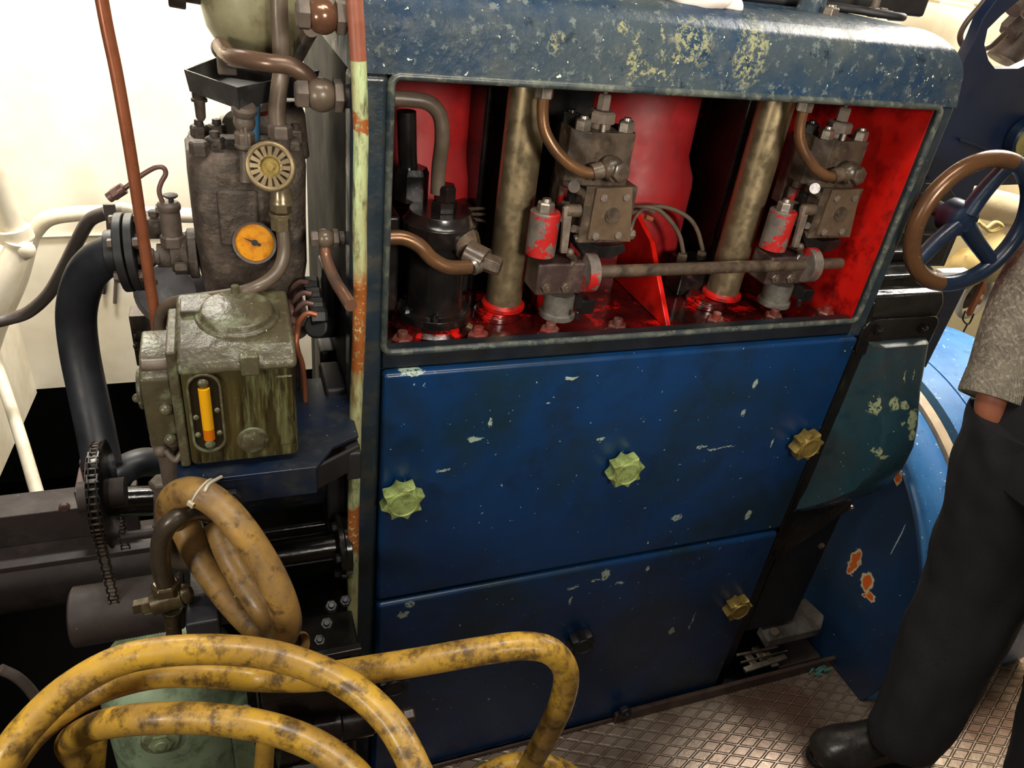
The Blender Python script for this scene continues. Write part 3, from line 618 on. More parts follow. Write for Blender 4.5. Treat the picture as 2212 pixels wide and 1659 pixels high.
for k,(x0_,y0_,x1_,y1_) in enumerate(((985,452,1048,450),(1000,462,1048,463),(1008,470,1048,478))):
    b=MB(); b.tube([P(x0_,y0_,Y=1.13),P(x1_,y1_,Y=1.15)],.0028,8,k=0); o=b.build('thin_rod', M['oily']); tag(o,('topmost','middle','lowest')[k]+' of three thin rods right of the black vessel','rod','thin rods by the vessel')
b=MB(); b.tube([P(1018,492,Y=1.06),P(1030,505,Y=1.06),P(1035,530,Y=1.06)],.003,8); o=b.build('vent_wire', M['oily']); tag(o,'short curved wire hanging right of the black vessel','wire')
# ------------------------------------------------------------------ things on the end face (left of the casing)
def seg(*l): return [P(x,y,Y=Y) for x,y,Y in l]
def segX(X,*l): return [P(x,y,X=X) for x,y in l]
# long painted pipe running down the corner
pts=[P(x,y,Y=.905) for x,y in ((767,-60),(766,0),(770,60),(774,130),(777,200),(780,300),(778,400),(777,500),(778,600),(776,700),(772,800),(768,900),(766,1000),(764,1100),(763,1200),(762,1300),(761,1420),(760,1640))]
cp=thing('corner_pipe','long vertical pipe with flaking pale green paint and rust at the casing corner','pipe',(.155,.905,.0))
b=MB(); b.tube(pts[3:],.0092,16,k=4); b.build('pipe', M['rust_green'], cp)
b=MB(); b.tube([V((.150,.905,2.3)),V((.150,.905,1.9)),V((.150,.905,1.65))]+pts[:4],.0094,16,k=4); b.build('upper_end', M['copperpaint'], cp, label='red brown painted upper end')
# banjo unions screwed into the end wall
def banjo(x,z,y,r,lab,arm=None,col=None,dirv=(0,0,-1)):
    t=thing('banjo_union',lab,'pipe fitting',(x,y,z-.03),'banjo unions on the casing end')
    b=MB(); b.ball((x,y,z),r,24,(1.0,1,1)); b.build('ball', col or M['brownpipe'], t, smooth=180)
    b=MB(); b.hexn((x-r*.75,y,z),(-1,0,0),r*.86,r*.75,rot=.25); b.build('cap_nut', M['dusty_s'], t, bevel=.0008)
    b=MB(); b.hexn((x+r*.75,y,z),(1,0,0),r*.98,r*.6,rot=.1); b.cyl((x+r*1.25,y,z),(.1504,y,z),r*.7,n=24); b.build('body_nut', M['dusty_s'], t, bevel=.0008)
    return t
A=P(697,35,X=.118); Bq=P(693,205,X=.118); Cq=P(703,515,X=.125)
banjo(A.x,A.z,A.y,.0190,'copper brown ball union at the top of the casing end',col=paint('polished_copper_brown',(124,88,68),(100,72,56),.5,14,rough=.25,metal=.5,bump=.1))
banjo(Bq.x,Bq.z,Bq.y,.0200,'grey brown ball union level with the drip tray')
banjo(Cq.x,Cq.z,Cq.y,.0135,'small grey ball union above the four thin loops')
o=MB().tube([P(672,62,X=.112),P(655,95,X=.11),P(640,125,X=.105)],.0095,14).build('stub_pipe', M['brownpipe']); tag(o,'short brown pipe slanting down from the top ball union','pipe')
# pipe from bowl to middle union
o=MB().tube([P(478,100,Y=1.06),P(497,122,Y=1.02),P(530,128,Y=.99),P(580,136,Y=.97),P(625,142,Y=.965),P(662,165,Y=.965),P(685,198,X=.117)],.0105,18).build('drain_pipe', paint('copper_brown_drain',(112,88,72),(92,74,60),.6,14,rough=.32,metal=.4,bump=.15)); tag(o,'brown coppery pipe sweeping from the olive bowl to the ball union','pipe')
# pipe below small union
o=MB().tube([P(703,528,X=.125),P(706,560,X=.125),P(722,602,X=.13),P(742,635,X=.134),P(758,660,X=.138)],.0082,16).build('oil_pipe', paint('copper_brown_short',(128,104,90),(140,88,60),.5,12,rough=.25,metal=.5)); tag(o,'short shiny brown pipe from the small ball union to the corner','pipe')
# four thin loops with nut block
blk_=thing('nut_manifold','dark manifold with stacked pipe nuts on the casing end','manifold',(.13,1.07,1.02))
for i,(px,py) in enumerate(((675,615),(681,640),(687,662),(692,683))):
    b=MB(); c=P(px,py,X=.118); b.hexn(c+V((-.014,0,0)),(1,0,0),.0135,.024,rot=.1); b.build('pipe_nut', M['blackmatt'], blk_, bevel=.001)
b=MB(); c0=P(705,590,X=.140); c1=P(715,705,X=.140); b.box((.130,c0.y-.028,c1.z-.02),(.1502,c0.y+.028,c0.z+.02)); b.cyl(P(682,705,X=.11),P(720,705,X=.149),.018,n=20); b.build('block', M['blackmatt'], blk_, bevel=.004)
for i,(px,py) in enumerate(((668,612),(674,636),(678,658),(684,680))):
    st=P(px,py,X=.104)
    pts=[st,P(px-20,py-3,X=.092),P(px-36+i*0,py+12,X=.082),P(px-42,py+38,X=.078),P(632+i*3,py+72,X=.076),P(640+i*5,800,X=.085),P(645+i*6,930,X=.09)]
    o=MB().tube(pts,.0038,10).build('lubricator_line', M['copper'] if i==3 else M['capillary']); tag(o,('topmost','second','third','lowest and most coppery')[i]+' of four thin tubes looping out of the nut manifold','pipe','thin tubes looping from the manifold')
# dark vertical ribs beneath on the end face
b=MB(); b.box((.118,.965,.62),(.1502,1.05,.99)); b.box((.125,1.08,.60),(.1502,1.16,.99)); o=b.build('side_casing', M['blackmatt'], bevel=.006); tag(o,'dark casing ribs on the engine end behind the lubricator','casing')
# ------------------------------------------------------------------ compressor
cpx,cpy=.034,1.115
co=thing('air_compressor','dusty brown cast compressor body with round amber gauge','compressor',(cpx,cpy,.93))
b=MB(); zT=1.318
b.loft([(1.05,cpx-.004,cpy,.066,.07),(1.10,cpx-.002,cpy,.070,.074),(1.14,cpx,cpy,.075,.080),(1.22,cpx,cpy,.077,.084),(1.29,cpx,cpy,.078,.085),(1.312,cpx,cpy,.076,.083),(zT,cpx,cpy,.071,.078)],96,4.2,.006); b.build('body', M['dusty'], co, smooth=60)
b=MB(); b.loft([(.90,cpx,cpy,.055,.06),(1.04,cpx,cpy,.058,.062)],40,4); b.loft([(1.035,cpx,cpy,.074,.078),(1.055,cpx,cpy,.074,.078)],48,4); b.build('base', M['dusty'], co)
b=MB(); b.box((cpx-.035,cpy-.050,zT-.004),(cpx+.07,cpy-.018,zT+.012)); b.build('top_bridge', M['dusty'], co, bevel=.005)
b=MB(); b.loft([(zT-.03,cpx+.045,cpy+.05,.045,.045),(zT+.03,cpx+.045,cpy+.05,.040,.04),(zT+.045,cpx+.05,cpy+.055,.028,.028)],32,3.5,.002); b.build('rear_head', M['dusty'], co, smooth=60)
b=MB(); b.obox((cpx-.018,cpy-.082,1.235),(.026,0,0),(0,.008,0),(0,0,.040)); b.build('name_boss', M['dusty'], co, bevel=.006)
for px,py in ((432,352),(432,292),(470,290),(466,318),(640,300)):
    c=P(px,py,Z=zT+.001); c.y=max(c.y,cpy-.07) if py>330 else c.y
    b=MB(); b.hexn((c.x,c.y,zT-.002),(0,0,1),.0130 if py>300 else .0125,.017,bolt=.007 if py<330 else 0); b.build('head_bolt', M['dusty'], co, bevel=.0008)
# gauge
gc=P(550,525,Y=1.015); gn=(EYE-gc); gn=V((-.12,-1,.22)).normalized()
gg=gc
b=MB(); b.lathe(gg-gn*.016,gn,[(0,.026),(.012,.0275),(.016,.0285),(.0175,.0285),(.0165,.0255),(.0125,.0255),(.0124,.0002)],48,cap=False); b.cyl(gg-gn*.05,gg-gn*.016,.014); gcs=b.build('gauge_case', M['dusty_s'], co)
t=NT('amber_gauge_dial'); colr=t.mix(t.ramp(t.noise(90,4,.6),.45,.65),lin((226,150,14)),lin((196,116,8))); M['dial']=t.out(colr,.35)
b=MB(); b.cyl(gg-gn*.0036,gg-gn*.003,.0252,n=48); b.build('gauge_dial', M['dial'], gcs)
a_,u_,v_=frame(gn); 
b=MB(); d1=(P(530,517,Y=gg.y)-gg); d1-=gn*d1.dot(gn); d1.normalize(); e1=gn.cross(d1); c_=gg-gn*.002
b.prism([c_-d1*.008+e1*.0022,c_-d1*.008-e1*.0022,c_+d1*.017],gn*.0008); b.cyl(c_-gn*.0005,c_+gn*.0015,.0042,n=16); b.build('gauge_needle', M['blackmatt'], gcs)
# star valve wheel and its valve
va=thing('stop_valve','brass and grey valve with fan spoked handwheel standing before the compressor','valve',P(608,495,Y=.985))
wc=P(584,360,Y=.955); wn=V((-.25,-1,.25)).normalized(); a_,u_,v_=frame(wn)
b=MB(); 
b.tube([wc+(u_*math.cos(t)+v_*math.sin(t))*.0270 for t in [2*PI*i/32 for i in range(32)]],.0036,10,k=0,closed=True)
for i in range(16):
    t=2*PI*i/16; d_=u_*math.cos(t)+v_*math.sin(t); s_=wn.cross(d_)
    b.hexa([wc+d_*.012-s_*.0019-wn*.003,wc+d_*.028-s_*.0032-wn*.002,wc+d_*.028+s_*.0032-wn*.002,wc+d_*.012+s_*.0019-wn*.003,wc+d_*.012-s_*.0019+wn*.003,wc+d_*.029-s_*.0032+wn*.002,wc+d_*.029+s_*.0032+wn*.002,wc+d_*.012+s_*.0019+wn*.003])
vwh=b.build('handwheel', paint('brown_brass_wheel',(138,120,88),(104,90,68),.6,50,rough=.38,metal=.45,bump=.3), va)
b=MB(); b.lathe(wc-wn*.002,wn,[(-.004,.015),(.003,.0145),(.0035,.012),(.001,.010),(.001,.0045),(.0055,.0045),(.0055,.0001)],32,cap=False); b.cyl(wc-wn*.03,wc-wn*.003,.006); b.build('hub', M['knobbrass'], vwh)
vb=wc-wn*.035; b=MB(); b.cyl(vb,vb+wn*.012,.013,n=24); b.ball(vb,.018,20); b.build('bonnet', M['dusty_s'], va, bevel=.0005)
b=MB(); z_=lambda py,Y=.99:P(606,py,Y=Y)
b.hexn(z_(297),(0,0,1),.0150,.016); b.cyl(z_(330),z_(297),.011,.013,n=20); b.lathe(z_(345),(0,0,-1),[(0,.013),(.03,.014),(.034,.0155)],24)
b.build('valve_body', M['dusty_s'], va, bevel=.0006)
b=MB(); q0=P(607,430,Y=.985); b.lathe(P(607,400,Y=.985),(0,0,-1),[(0,.0125),(.018,.014),(.020,.0155),(.024,.0155)],24); b.hexn(P(607,455,Y=.985),(0,0,1),.0135,.014); b.cyl(P(607,458,Y=.985),P(607,466,Y=.985),.0155); b.hexn(P(607,495,Y=.985),(0,0,1),.0130,.020,rot=.2); b.build('union_nuts', paint('brass_grey_nuts',(136,120,92),(100,88,70),.6,40,rough=.35,metal=.5), va, bevel=.0006)
o=MB().tube([V((.09,1.02,2.3)),V((.088,1.02,1.9)),V((.085,1.02,1.65))]+seg((602,0,1.02),(606,80,1.02),(608,150,1.02),(603,190,1.01),(598,240,1.0),(602,290,.99)),.0105,18).build('delivery_pipe', M['brownpipe']); tag(o,'vertical brown pipe rising past the drip tray to the top edge','pipe')
o=MB().tube(seg((610,492,.985),(614,540,.97),(606,575,.955),(585,602,.94),(550,622,.93),(500,636,.935),(440,645,.95),(395,650,.97),(360,662,.99),(346,690,1.0),(345,725,1.0)),.0085,16,k=8).build('suction_pipe', M['brownpipe']); tag(o,'brown pipe curving from the valve around behind the lubricator top','pipe')
# small cock on the compressor top left of the wheel
ck=thing('relief_cock','small dusty cock with square head on top of the compressor','valve',P(536,370,Y=1.0))
b=MB(); c=P(532,350,Y=1.0); b.cyl(P(534,395,Y=1.0),P(532,320,Y=1.01),.0085,n=20); b.lathe(P(532,325,Y=1.01),(0,0,1),[(0,.008),(.004,.0135),(.008,.0135),(.009,.0105)],24); b.hexn(P(530,315,Y=1.01),(0,0,1),.0125,.018); b.build('stem', M['dusty_s'], ck, bevel=.0006)
b=MB(); c=P(528,262,Y=1.02); b.ball(c,.0135,20,(1,1,1.2)); b.lathe(c+V((0,0,.008)),V((.1,-.3,1)),[(0,.013),(.004,.0155),(.010,.0155),(.014,.012)],24); b.cyl(c,c+V((0,0,-.03)),.009); b.build('cap', M['dusty_s'], ck, bevel=.0006)
b=MB(); b.obox(P(531,300,Y=1.0),(.0016,0,0),(0,.002,0),(0,0,.014)); b.obox(P(523,297,Y=1.002),(.0016,0,0),(0,.002,0),(0,0,.010)); b.build('key', M['dusty_s'], ck)
o=MB().cyl(P(537,225,Y=1.06),P(537,300,Y=1.06),.0145,n=24).build('blue_stub', paint('sky_blue_pipe',(70,130,176),(90,110,124),.5,14,rough=.45)); tag(o,'short blue grey pipe under the drip tray','pipe')
o=MB().lathe(P(515,290,Y=1.16),V((.3,-.6,.4)),[(0,.03),(.008,.034),(.016,.03)],36).build('round_flange', M['whitepipe']); tag(o,'pale round disc behind the cock on the compressor top','disc')
o=MB().tube([P(550,250,Y=1.10),P(590,242,Y=1.12),P(615,236,Y=1.13)],.0028,8).build('red_wire', NT('red_insulation').out(lin((120,50,38)),.5)); tag(o,'thin red brown wire seen under the drip tray','wire')
# olive bowl above
bw=thing('filter_bowl','olive cream filter bowl hanging at the top edge above the drip tray','filter',P(548,110,Y=1.10))
bc=P(560,20,Y=1.12)
b=MB(); R_=.071; b.lathe((bc.x,bc.y,bc.z-.060),(0,0,1),[(0,.020),(.003,.036),(.016,.054),(.036,.066),(.06,R_),(.12,R_+.002),(.17,R_)],48); b.build('bowl', M['bowl'], bw, smooth=60)
b=MB(); b.cyl((bc.x-.055,bc.y,bc.z+.018),(bc.x-.10,bc.y,bc.z+.022),.020,n=24); b.cyl((bc.x-.085,bc.y,bc.z+.02),(bc.x-.105,bc.y,bc.z+.022),.028,n=24); b.cyl((bc.x-.10,bc.y,bc.z+.022),(bc.x-.16,bc.y,bc.z+.03),.010,n=16); b.build('inlet', M['brownsteel'], bw, bevel=.002)
b=MB(); b.lathe((bc.x,bc.y,bc.z-.060),(0,0,1),[(0,.022),(.012,.024)],24); b.obox((bc.x-.045,bc.y-.02,bc.z-.055),(.012,0,0),(0,.012,0),(0,0,.022)); b.ball(P(500,125,Y=1.09),.016,16,(1,1,.8)); b.ball(P(480,105,Y=1.10),.014,16); b.build('drain_boss', M['dusty_s'], bw, bevel=.002)
# drip tray
dt=thing('drip_tray','black sheet steel drip tray with grey rim under the olive bowl','tray',P(520,230,Y=1.02))
k0,k1=P(397,150,Z=1.410),P(512,190,Z=1.410)
k3=P(476,120,Z=1.410); k4=P(690,152,Z=1.410); k2=k4
h_=V((0,0,-.0265)); th=.002
b=MB(); outl=[k0,k1,k4,k3]; cen=sum(outl,V())/4
inn=[p+(cen-p).normalized()*.003 for p in outl]
lowo=[p+h_+(cen-p)*.06 for p in outl]; lowi=[p+(cen-p).normalized()*.003+V((0,0,.002)) for p in lowo]
b.loops([inn,outl,lowo],cap0=False,cap1=True); b.loops([inn,lowi],cap0=False,cap1=True); b.build('pan', paint('tray_steel',(52,50,50),(36,34,34),.6,16,dirt=(92,90,88),dirt_amt=.5,rough=.45,bump=.3), dt, smooth=20)
q=P(428,192,Y=1.12); b=MB(); b.lathe((q.x,q.y,1.390),(0,0,-1),[(0,.0092),(.020,.0086),(.0215,.0104),(.025,.0104),(.026,.0072),(.046,.0064),(.050,.004)],24); b.build('drain_spout', M['dusty_s'], dt)
b=MB(); b.box((.06,1.13,1.372),(.1502,1.16,1.384)); b.build('bracket', M['blackmatt'], dt)
# ------------------------------------------------------------------ lubricator box
lx0,lx1=-.0665,.065; ly0,ly1=.82,.945; lz0,lz1=.985,1.155
lb=thing('mechanical_lubricator','olive cast metal lubricator box with amber sight glass and round lid','lubricator',((lx0+lx1)/2,.88,lz0))
zf=1.137
b=MB(); b.prism([(lx0,ly0,lz0),(lx0,ly0,zf),(lx0,ly0+.012,zf+.010),(lx0,ly1,lz1+.008),(lx0,ly1,lz0)],(lx1-lx0,0,0)); b.build('box', M['patina_oil'], lb, bevel=.007, seg=3)
b=MB(); b.prism([(lx0-.002,ly0-.005,zf-.016),(lx0-.002,ly0-.005,zf-.004),(lx0-.002,ly0+.012,zf+.014),(lx0-.002,ly1+.002,lz1+.013),(lx0-.002,ly1+.002,lz1-.004),(lx0-.002,ly0+.02,zf-.006)],(lx1-lx0+.004,0,0)); b.build('lid', M['patina'], lb, bevel=.006, seg=3)
lc=V(((lx0+lx1)/2+.004,.893,0)); sl=(lz1-zf)/(ly1-ly0); lzc=zf+.013+(lc.y-ly0)*sl; ln=V((0,-sl,1)).normalized()
b=MB(); b.lathe((lc.x,lc.y,lzc),ln,[(-.006,.052),(.002,.050),(.004,.045),(.010,.042),(.012,.036),(.0125,.0001)],48,cap=False); b.obox(V((lc.x-.048,lc.y+.018,lzc+.004)),(.018,0,0),(0,.016,.002),(0,-.0005,.005)); flc=b.build('filler_cap', M['patina'], lb, bevel=.002)
b=MB(); b.cyl((lc.x,lc.y+.030,lzc+.010),(lc.x,lc.y+.030,lzc+.026),.0065,.005,16); b.build('cap_knob', M['patina'], flc, bevel=.001)
b=MB(); b.obox((.012,ly0-.004,zf-.004),(.011,0,0),(0,.006,0),(0,0,.014)); b.build('lid_catch', M['patina'], lb, bevel=.003)
# sight glass slot
g0=P(434,825,Y=ly0-.003); g1=P(461,980,Y=ly0-.003); gx=(P(436,850,Y=ly0).x+P(452,950,Y=ly0).x)/2; gz=(P(445,895,Y=ly0).z); hw=.0135; hh=.047
def stadium(cx,cz,hw,hh,y,n=10):
    L=[]
    for i in range(n+1): a=PI*i/n; L.append(V((cx+hw*math.cos(a),y,cz+hh-hw+hw*math.sin(a))))
    for i in range(n+1): a=PI+PI*i/n; L.append(V((cx+hw*math.cos(a),y,cz-hh+hw+hw*math.sin(a))))
    return L
gx=P(447,895,Y=ly0).x; gz=P(447,890,Y=ly0).z
b=MB(); b.loops([stadium(gx,gz,.0195,.058,ly0+.001),stadium(gx,gz,.0195,.058,ly0-.006),stadium(gx,gz,.0165,.055,ly0-.006),stadium(gx,gz,.0165,.055,ly0-.0015)],cap0=False); gbz=b.build('glass_bezel', M['patina'], lb, bevel=.0008)
b=MB(); b.loops([stadium(gx,gz,.0160,.0545,ly0-.0012),stadium(gx,gz,.0160,.0545,ly0-.0025)]); b.build('glass_recess', M['glassdark'], gbz)
b=MB(); b.cyl((gx,ly0-.003,gz-.022),(gx,ly0-.003,gz+.037),.0068,n=20); b.build('sight_glass', M['amber'], gbz)
b=MB(); b.cyl((gx,ly0-.003,gz-.038),(gx,ly0-.003,gz-.0225),.0068,n=20); b.build('sight_glass_sediment', M['amber2'], gbz, label='orange sediment at the foot of the glass')
for dx,dz in ((-.0125,-.004),(.0125,.004),(-.0125,-.030),(.0125,-.030)):
    b=MB(); b.ball((gx+dx,ly0-.004,gz+dz),.0038,12,(1,.7,1)); b.build('glass_screw', M['patina'], gbz)
for dz in (.044,-.046):
    b=MB(); b.ball((gx,ly0-.004,gz+dz),.0065,14,(1,.6,1)); b.build('glass_gland', M['patina'], gbz)
q=P(546,950,Y=ly0); b=MB(); b.lathe((q.x,ly0+.002,q.z),(0,-1,0),[(0,.020),(.004,.019)],32); b.hexn((q.x,ly0-.002,q.z),(0,-1,0),.0155,.007,rot=.3); b.build('drain_plug', M['patina'], lb, bevel=.0012)
b=MB(); b.box((.040,ly0-.002,lz0+.02),(lx1-.003,ly0+.004,zf-.025)); b.build('raised_panel', M['patina_oil'], lb, bevel=.004)
# left-hand drive side of the lubricator
dr=[]
b=MB(); b.box((lx0-.013,ly0+.006,lz0-.004),(lx0-.001,ly1-.004,1.150)); b.build('side_flange', M['patina'], lb, bevel=.003)
b=MB(); b.prism([(lx0-.012,.838,1.035),(lx0-.012,.838,1.108),(lx0-.012,.87,1.126),(lx0-.012,.93,1.126),(lx0-.012,.93,1.0),(lx0-.012,.85,1.0)],(-.034,0,0)); b.cyl((lx0-.046,.88,1.07),(lx0-.054,.88,1.07),.026,n=28); b.ball((lx0-.056,.875,1.06),.006); b.build('drive_housing', M['patina'], lb, bevel=.004, seg=3)
for dz in (.118,.095):
    b=MB(); b.cyl((lx0-.008,.855,1.0+dz),(lx0-.043,.855,1.0+dz),.0075,n=16); b.build('rib_bar', M['dusty_s'], lb, bevel=.002)
for yy,zz_ in ((.842,1.065),(.845,1.018)):
    b=MB(); b.ball((lx0-.022,yy-.006,zz_),.008,14); b.build('side_screw', M['patina'], lb)
b=MB(); b.lathe((lx0-.028,.875,.900),(0,0,1),[(0,.016),(.085,.016),(.088,.022),(.10,.022)],28); b.hexn((lx0-.028,.875,.886),(0,0,1),.021,.016); b.build('drive_column', M['dusty_s'], lb, bevel=.001)
b=MB(); b.ball((lx0-.036,.853,.992),.010,14); b.tube([(lx0-.03,.845,.998),(lx0-.020,.838,.985),(lx0-.010,.842,.995)],.0045,10); b.build('drive_lever', M['dusty_s'], lb)
# blue bracket shelf
bs=thing('bracket_shelf','blue grimy steel bracket shelf carrying the lubricator box','bracket',(.04,.9,.95))
z_=.978
sp=[P(400,1048,Z=z_),P(500,1048,Z=z_),P(700,1026,Z=z_),P(742,993,Z=z_)]
sp=[V((-.085,.80,z_)),V((.085,.80,z_)),V((.112,.84,z_)),V((.1500,.86,z_)),V((.1500,1.02,z_)),V((-.085,1.02,z_))]
b=MB(); b.prism(sp,(0,0,-.006)); b.prism([V((-.085,.80,z_-.006)),V((.085,.80,z_-.006)),V((.085,.80,z_-.045)),V((-.085,.80,z_-.045))],(0,.006,0)); b.build('shelf', M['bluebracket'], bs, bevel=.002)
b=MB(); b.prism([(.085,.806,z_-.0065),(.1500,.845,z_-.0065),(.1500,.845,z_-.046),(.085,.806,z_-.046)],(0,.008,0)); b.box((.130,.835,z_-.06),(.1502,.90,z_-.012)); b.build('side_arm', M['blackmatt'], bs, bevel=.003)
b=MB(); b.hexn(P(500,1070,Y=.798),(0,-1,0),.012,.008,bolt=.004); b.build('bolt', M['blackmatt'], bs, bevel=.001)
# ------------------------------------------------------------------ pipes at the left
o=MB().tube([V((-.108,1.02,2.4)),V((-.109,1.02,1.9)),V((-.1095,1.02,1.65)),P(220,0,Y=1.02),P(252,160,Y=1.02),P(280,320,Y=1.02),P(303,470,Y=1.02),P(322,600,Y=1.02),P(336,690,Y=1.02),P(345,760,Y=1.02)],.0073,16).build('copper_pipe', M['copper']); tag(o,'long slanting orange copper pipe before the white hull','pipe')
o=MB().tube(seg((298,545,1.12),(250,548,1.13),(205,572,1.15),(178,615,1.17),(165,680,1.18),(172,760,1.17),(190,850,1.14),(208,935,1.10),(222,1010,1.06)),.0285,24,k=8).build('rubber_hose', M['rubber']); tag(o,'thick black rubber hose bending down from the bolted flange','hose')
fl=thing('pipe_flange','pair of dark bolted pipe flanges between black hose and compressor','flange',P(280,615,Y=1.11))
fc=P(283,545,Y=1.115); ax=V((1,-.05,.06)).normalized()
b=MB(); b.cyl(fc-ax*.013,fc-ax*.0015,.056,n=48); b.cyl(fc-ax*.03,fc-ax*.012,.033,n=32); dA=b.build('disc', M['blackmatt'], fl, bevel=.0015)
b=MB(); b.cyl(fc+ax*.0005,fc+ax*.012,.055,n=48); b.cyl(fc+ax*.011,fc+ax*.022,.036,n=32); dB=b.build('disc', M['blackmatt'], fl, bevel=.0015)
a_,u_,v_=frame(ax)
for k in range(6):
    t=2*PI*k/6+.4; p_=fc+(u_*math.cos(t)+v_*math.sin(t))*.046
    b=MB(); b.hexn(p_+ax*.012,ax,.0085,.009,bolt=.006); b.build('flange_bolt', M['dusty_s'], dB, bevel=.0006)
    b=MB(); b.hexn(p_-ax*.013,-ax,.0085,.007); b.build('flange_bolt', M['dusty_s'], dA, bevel=.0006)
pn=thing('inlet_pipe','dusty hex stub pipe joining the flanges to the compressor','pipe',P(360,580,Y=1.10))
b=MB(); b.hexn(P(298,557,Y=1.09),(1,0,0),.0145,.022,rot=.3); b.cyl(P(318,557,Y=1.09),P(345,557,Y=1.09),.010,n=20); b.cyl(P(340,552,Y=1.10),P(375,552,Y=1.10),.017,n=24); b.lathe(P(370,548,Y=1.10),(1,0,0),[(0,.026),(.022,.031),(.024,.036),(.035,.036)],32); b.hexn(P(378,580,Y=1.06),(1,0,0),.009,.016); b.build('stub', M['dusty'], pn, bevel=.001)
b=MB(); b.box((P(300,500,Y=1.13).x,1.12,P(300,512,Y=1.13).z),(P(390,500,Y=1.13).x,1.16,P(300,470,Y=1.13).z)); b.hexn(P(333,468,Y=1.13),(0,0,1),.008,.010); b.build('valve_chest', M['dusty'], pn, bevel=.004)
un=thing('unloader_valve','dusty upright unloader valve with mushroom button and capillary tube','valve',P(375,520,Y=1.10))
b=MB(); c=P(374,520,Y=1.09); b.hexn(c+V((0,0,-.006)),(0,0,1),.017,.016); b.cyl(c+V((0,0,.008)),c+V((0,0,.045)),.0135,n=24); b.lathe(c+V((0,0,.044)),(0,0,1),[(0,.0135),(.003,.0155),(.009,.0155),(.013,.012)],24); b.cyl(P(355,452,Y=1.09),P(353,437,Y=1.09),.006,n=14); b.obox(P(355,450,Y=1.09),(.011,0,0),(0,.008,0),(0,0,.004)); b.build('body', M['dusty_s'], un, bevel=.0008)
b=MB(); c=P(371,445,Y=1.09); b.cyl(c,c+V((0,0,.012)),.0035,n=12); b.lathe(c+V((0,0,.012)),(0,0,1),[(0,.007),(.002,.0095),(.004,.0095),(.006,.004)],20); b.build('button', M['brownsteel'], un)
b=MB(); b.tube(seg((353,442,1.09),(344,415,1.09),(348,395,1.09),(358,375,1.09),(352,362,1.09),(335,362,1.09),(308,377,1.09),(285,395,1.09),(265,410,1.09)),.0033,10); b.build('capillary', M['capillary'], un)
b=MB(); b.cyl(P(268,406,Y=1.09),P(256,414,Y=1.09),.0078,n=18); b.hexn(P(258,412,Y=1.09),P(232,430,Y=1.09)-P(258,412,Y=1.09),.0085,.012); b.cyl(P(246,420,Y=1.09),P(234,428,Y=1.09),.0068,n=18); b.build('end_fitting', M['capillary'], un, bevel=.0006)
# cable, white pipes, strap
o=MB().tube(seg((-30,700,1.6),(15,690,1.62),(60,675,1.62),(105,635,1.6),(140,575,1.58),(170,515,1.55),(195,475,1.53),(235,458,1.5)),.0125,16).build('grey_cable', M['cable']); tag(o,'dark grey cable sagging across the cream plating at the left','cable')
o=MB().tube(seg((228,463,1.52),(262,450,1.5),(290,458,1.5),(300,470,1.5)),.011,14).build('cream_cable', M['whitepipe']); tag(o,'pale short cable end beyond the strap by the flange','cable')
o=MB().tube(seg((-20,760,1.95),(0,700,1.95),(40,610,1.95),(62,530,1.95),(75,500,1.95),(105,472,1.95),(160,462,1.95),(230,460,1.95),(300,462,1.95),(430,466,1.95)),.0185,20,k=8).build('white_pipe', M['whitepipe']); tag(o,'cream painted pipe bending from horizontal down to the left edge','pipe')
wp=thing('white_downpipe','fat bright white pipe with threaded coupling at the far left','pipe',P(20,660,Y=1.75))
b=MB(); b.tube(seg((-45,290,1.8),(-8,390,1.8),(30,500,1.8)),.024,20,k=0); b.cyl(P(27,492,Y=1.8),P(38,518,Y=1.8),.035,n=28); b.build('pipe', M['whitepipe'], wp, bevel=.002)
b=MB(); b.tube(seg((40,520,1.78),(38,540,1.78),(15,600,1.76),(-25,690,1.74)),.026,20); b.ball(P(55,540,Y=1.77),.020,16); b.build('elbow', M['whitepipe'], wp)
o=MB().tube(seg((-40,640,1.9),(8,570,1.9),(-30,520,1.9)),.02,14).build('white_pipe', M['whitepipe']); tag(o,'short white pipe branch behind the coupling at the left edge','pipe')
b=MB(); s0=P(236,446,Y=1.48); s1=P(240,505,Y=1.48); b.obox((s0+s1)/2,(.007,0,0),(0,.002,0),(s1-s0)/2); b.obox(P(238,457,Y=1.475),(.010,0,0),(0,.003,0),(0,0,.014)); o=b.build('cable_strap', M['cable'], bevel=.001); tag(o,'small dark metal strap gripping the cables above the hose','strap')
for k,(x,y0_,y1_) in enumerate(((226,585,634),(250,575,655))):
    o=MB().tube(seg((x+2,y0_,2.19),(x-2,y1_,2.19)),.006 if k==0 else .005,8,k=0).build('hanging_rod', M['blackmatt'] if k==0 else M['cable']); tag(o,('black','grey')[k]+' thin rod hanging on the white hull under the hose bend','rod')
o=MB().lathe(P(372,630,Y=1.25),V((-.2,-1,.4)),[(0,.055),(.012,.058),(.03,.045),(.034,.02)],36).build('pump_cover', paint('grey_cast_cover',(98,96,100),(70,68,72),.6,20,rough=.5,bump=.4)); tag(o,'grey round cast cover behind the copper pipe','cover')
b=MB(); b.obox(P(318,725,Y=1.3),(.022,0,0),(0,.02,0),(0,0,.05)); 
for px,py in ((308,722),(306,745)): b.hexn(P(px,py,Y=1.28),(-1,-.5,0),.010,.01,bolt=.004)
o=b.build('bolted_bracket', M['dusty_s'], bevel=.002); tag(o,'small grey bolted bracket left of the lubricator','bracket')
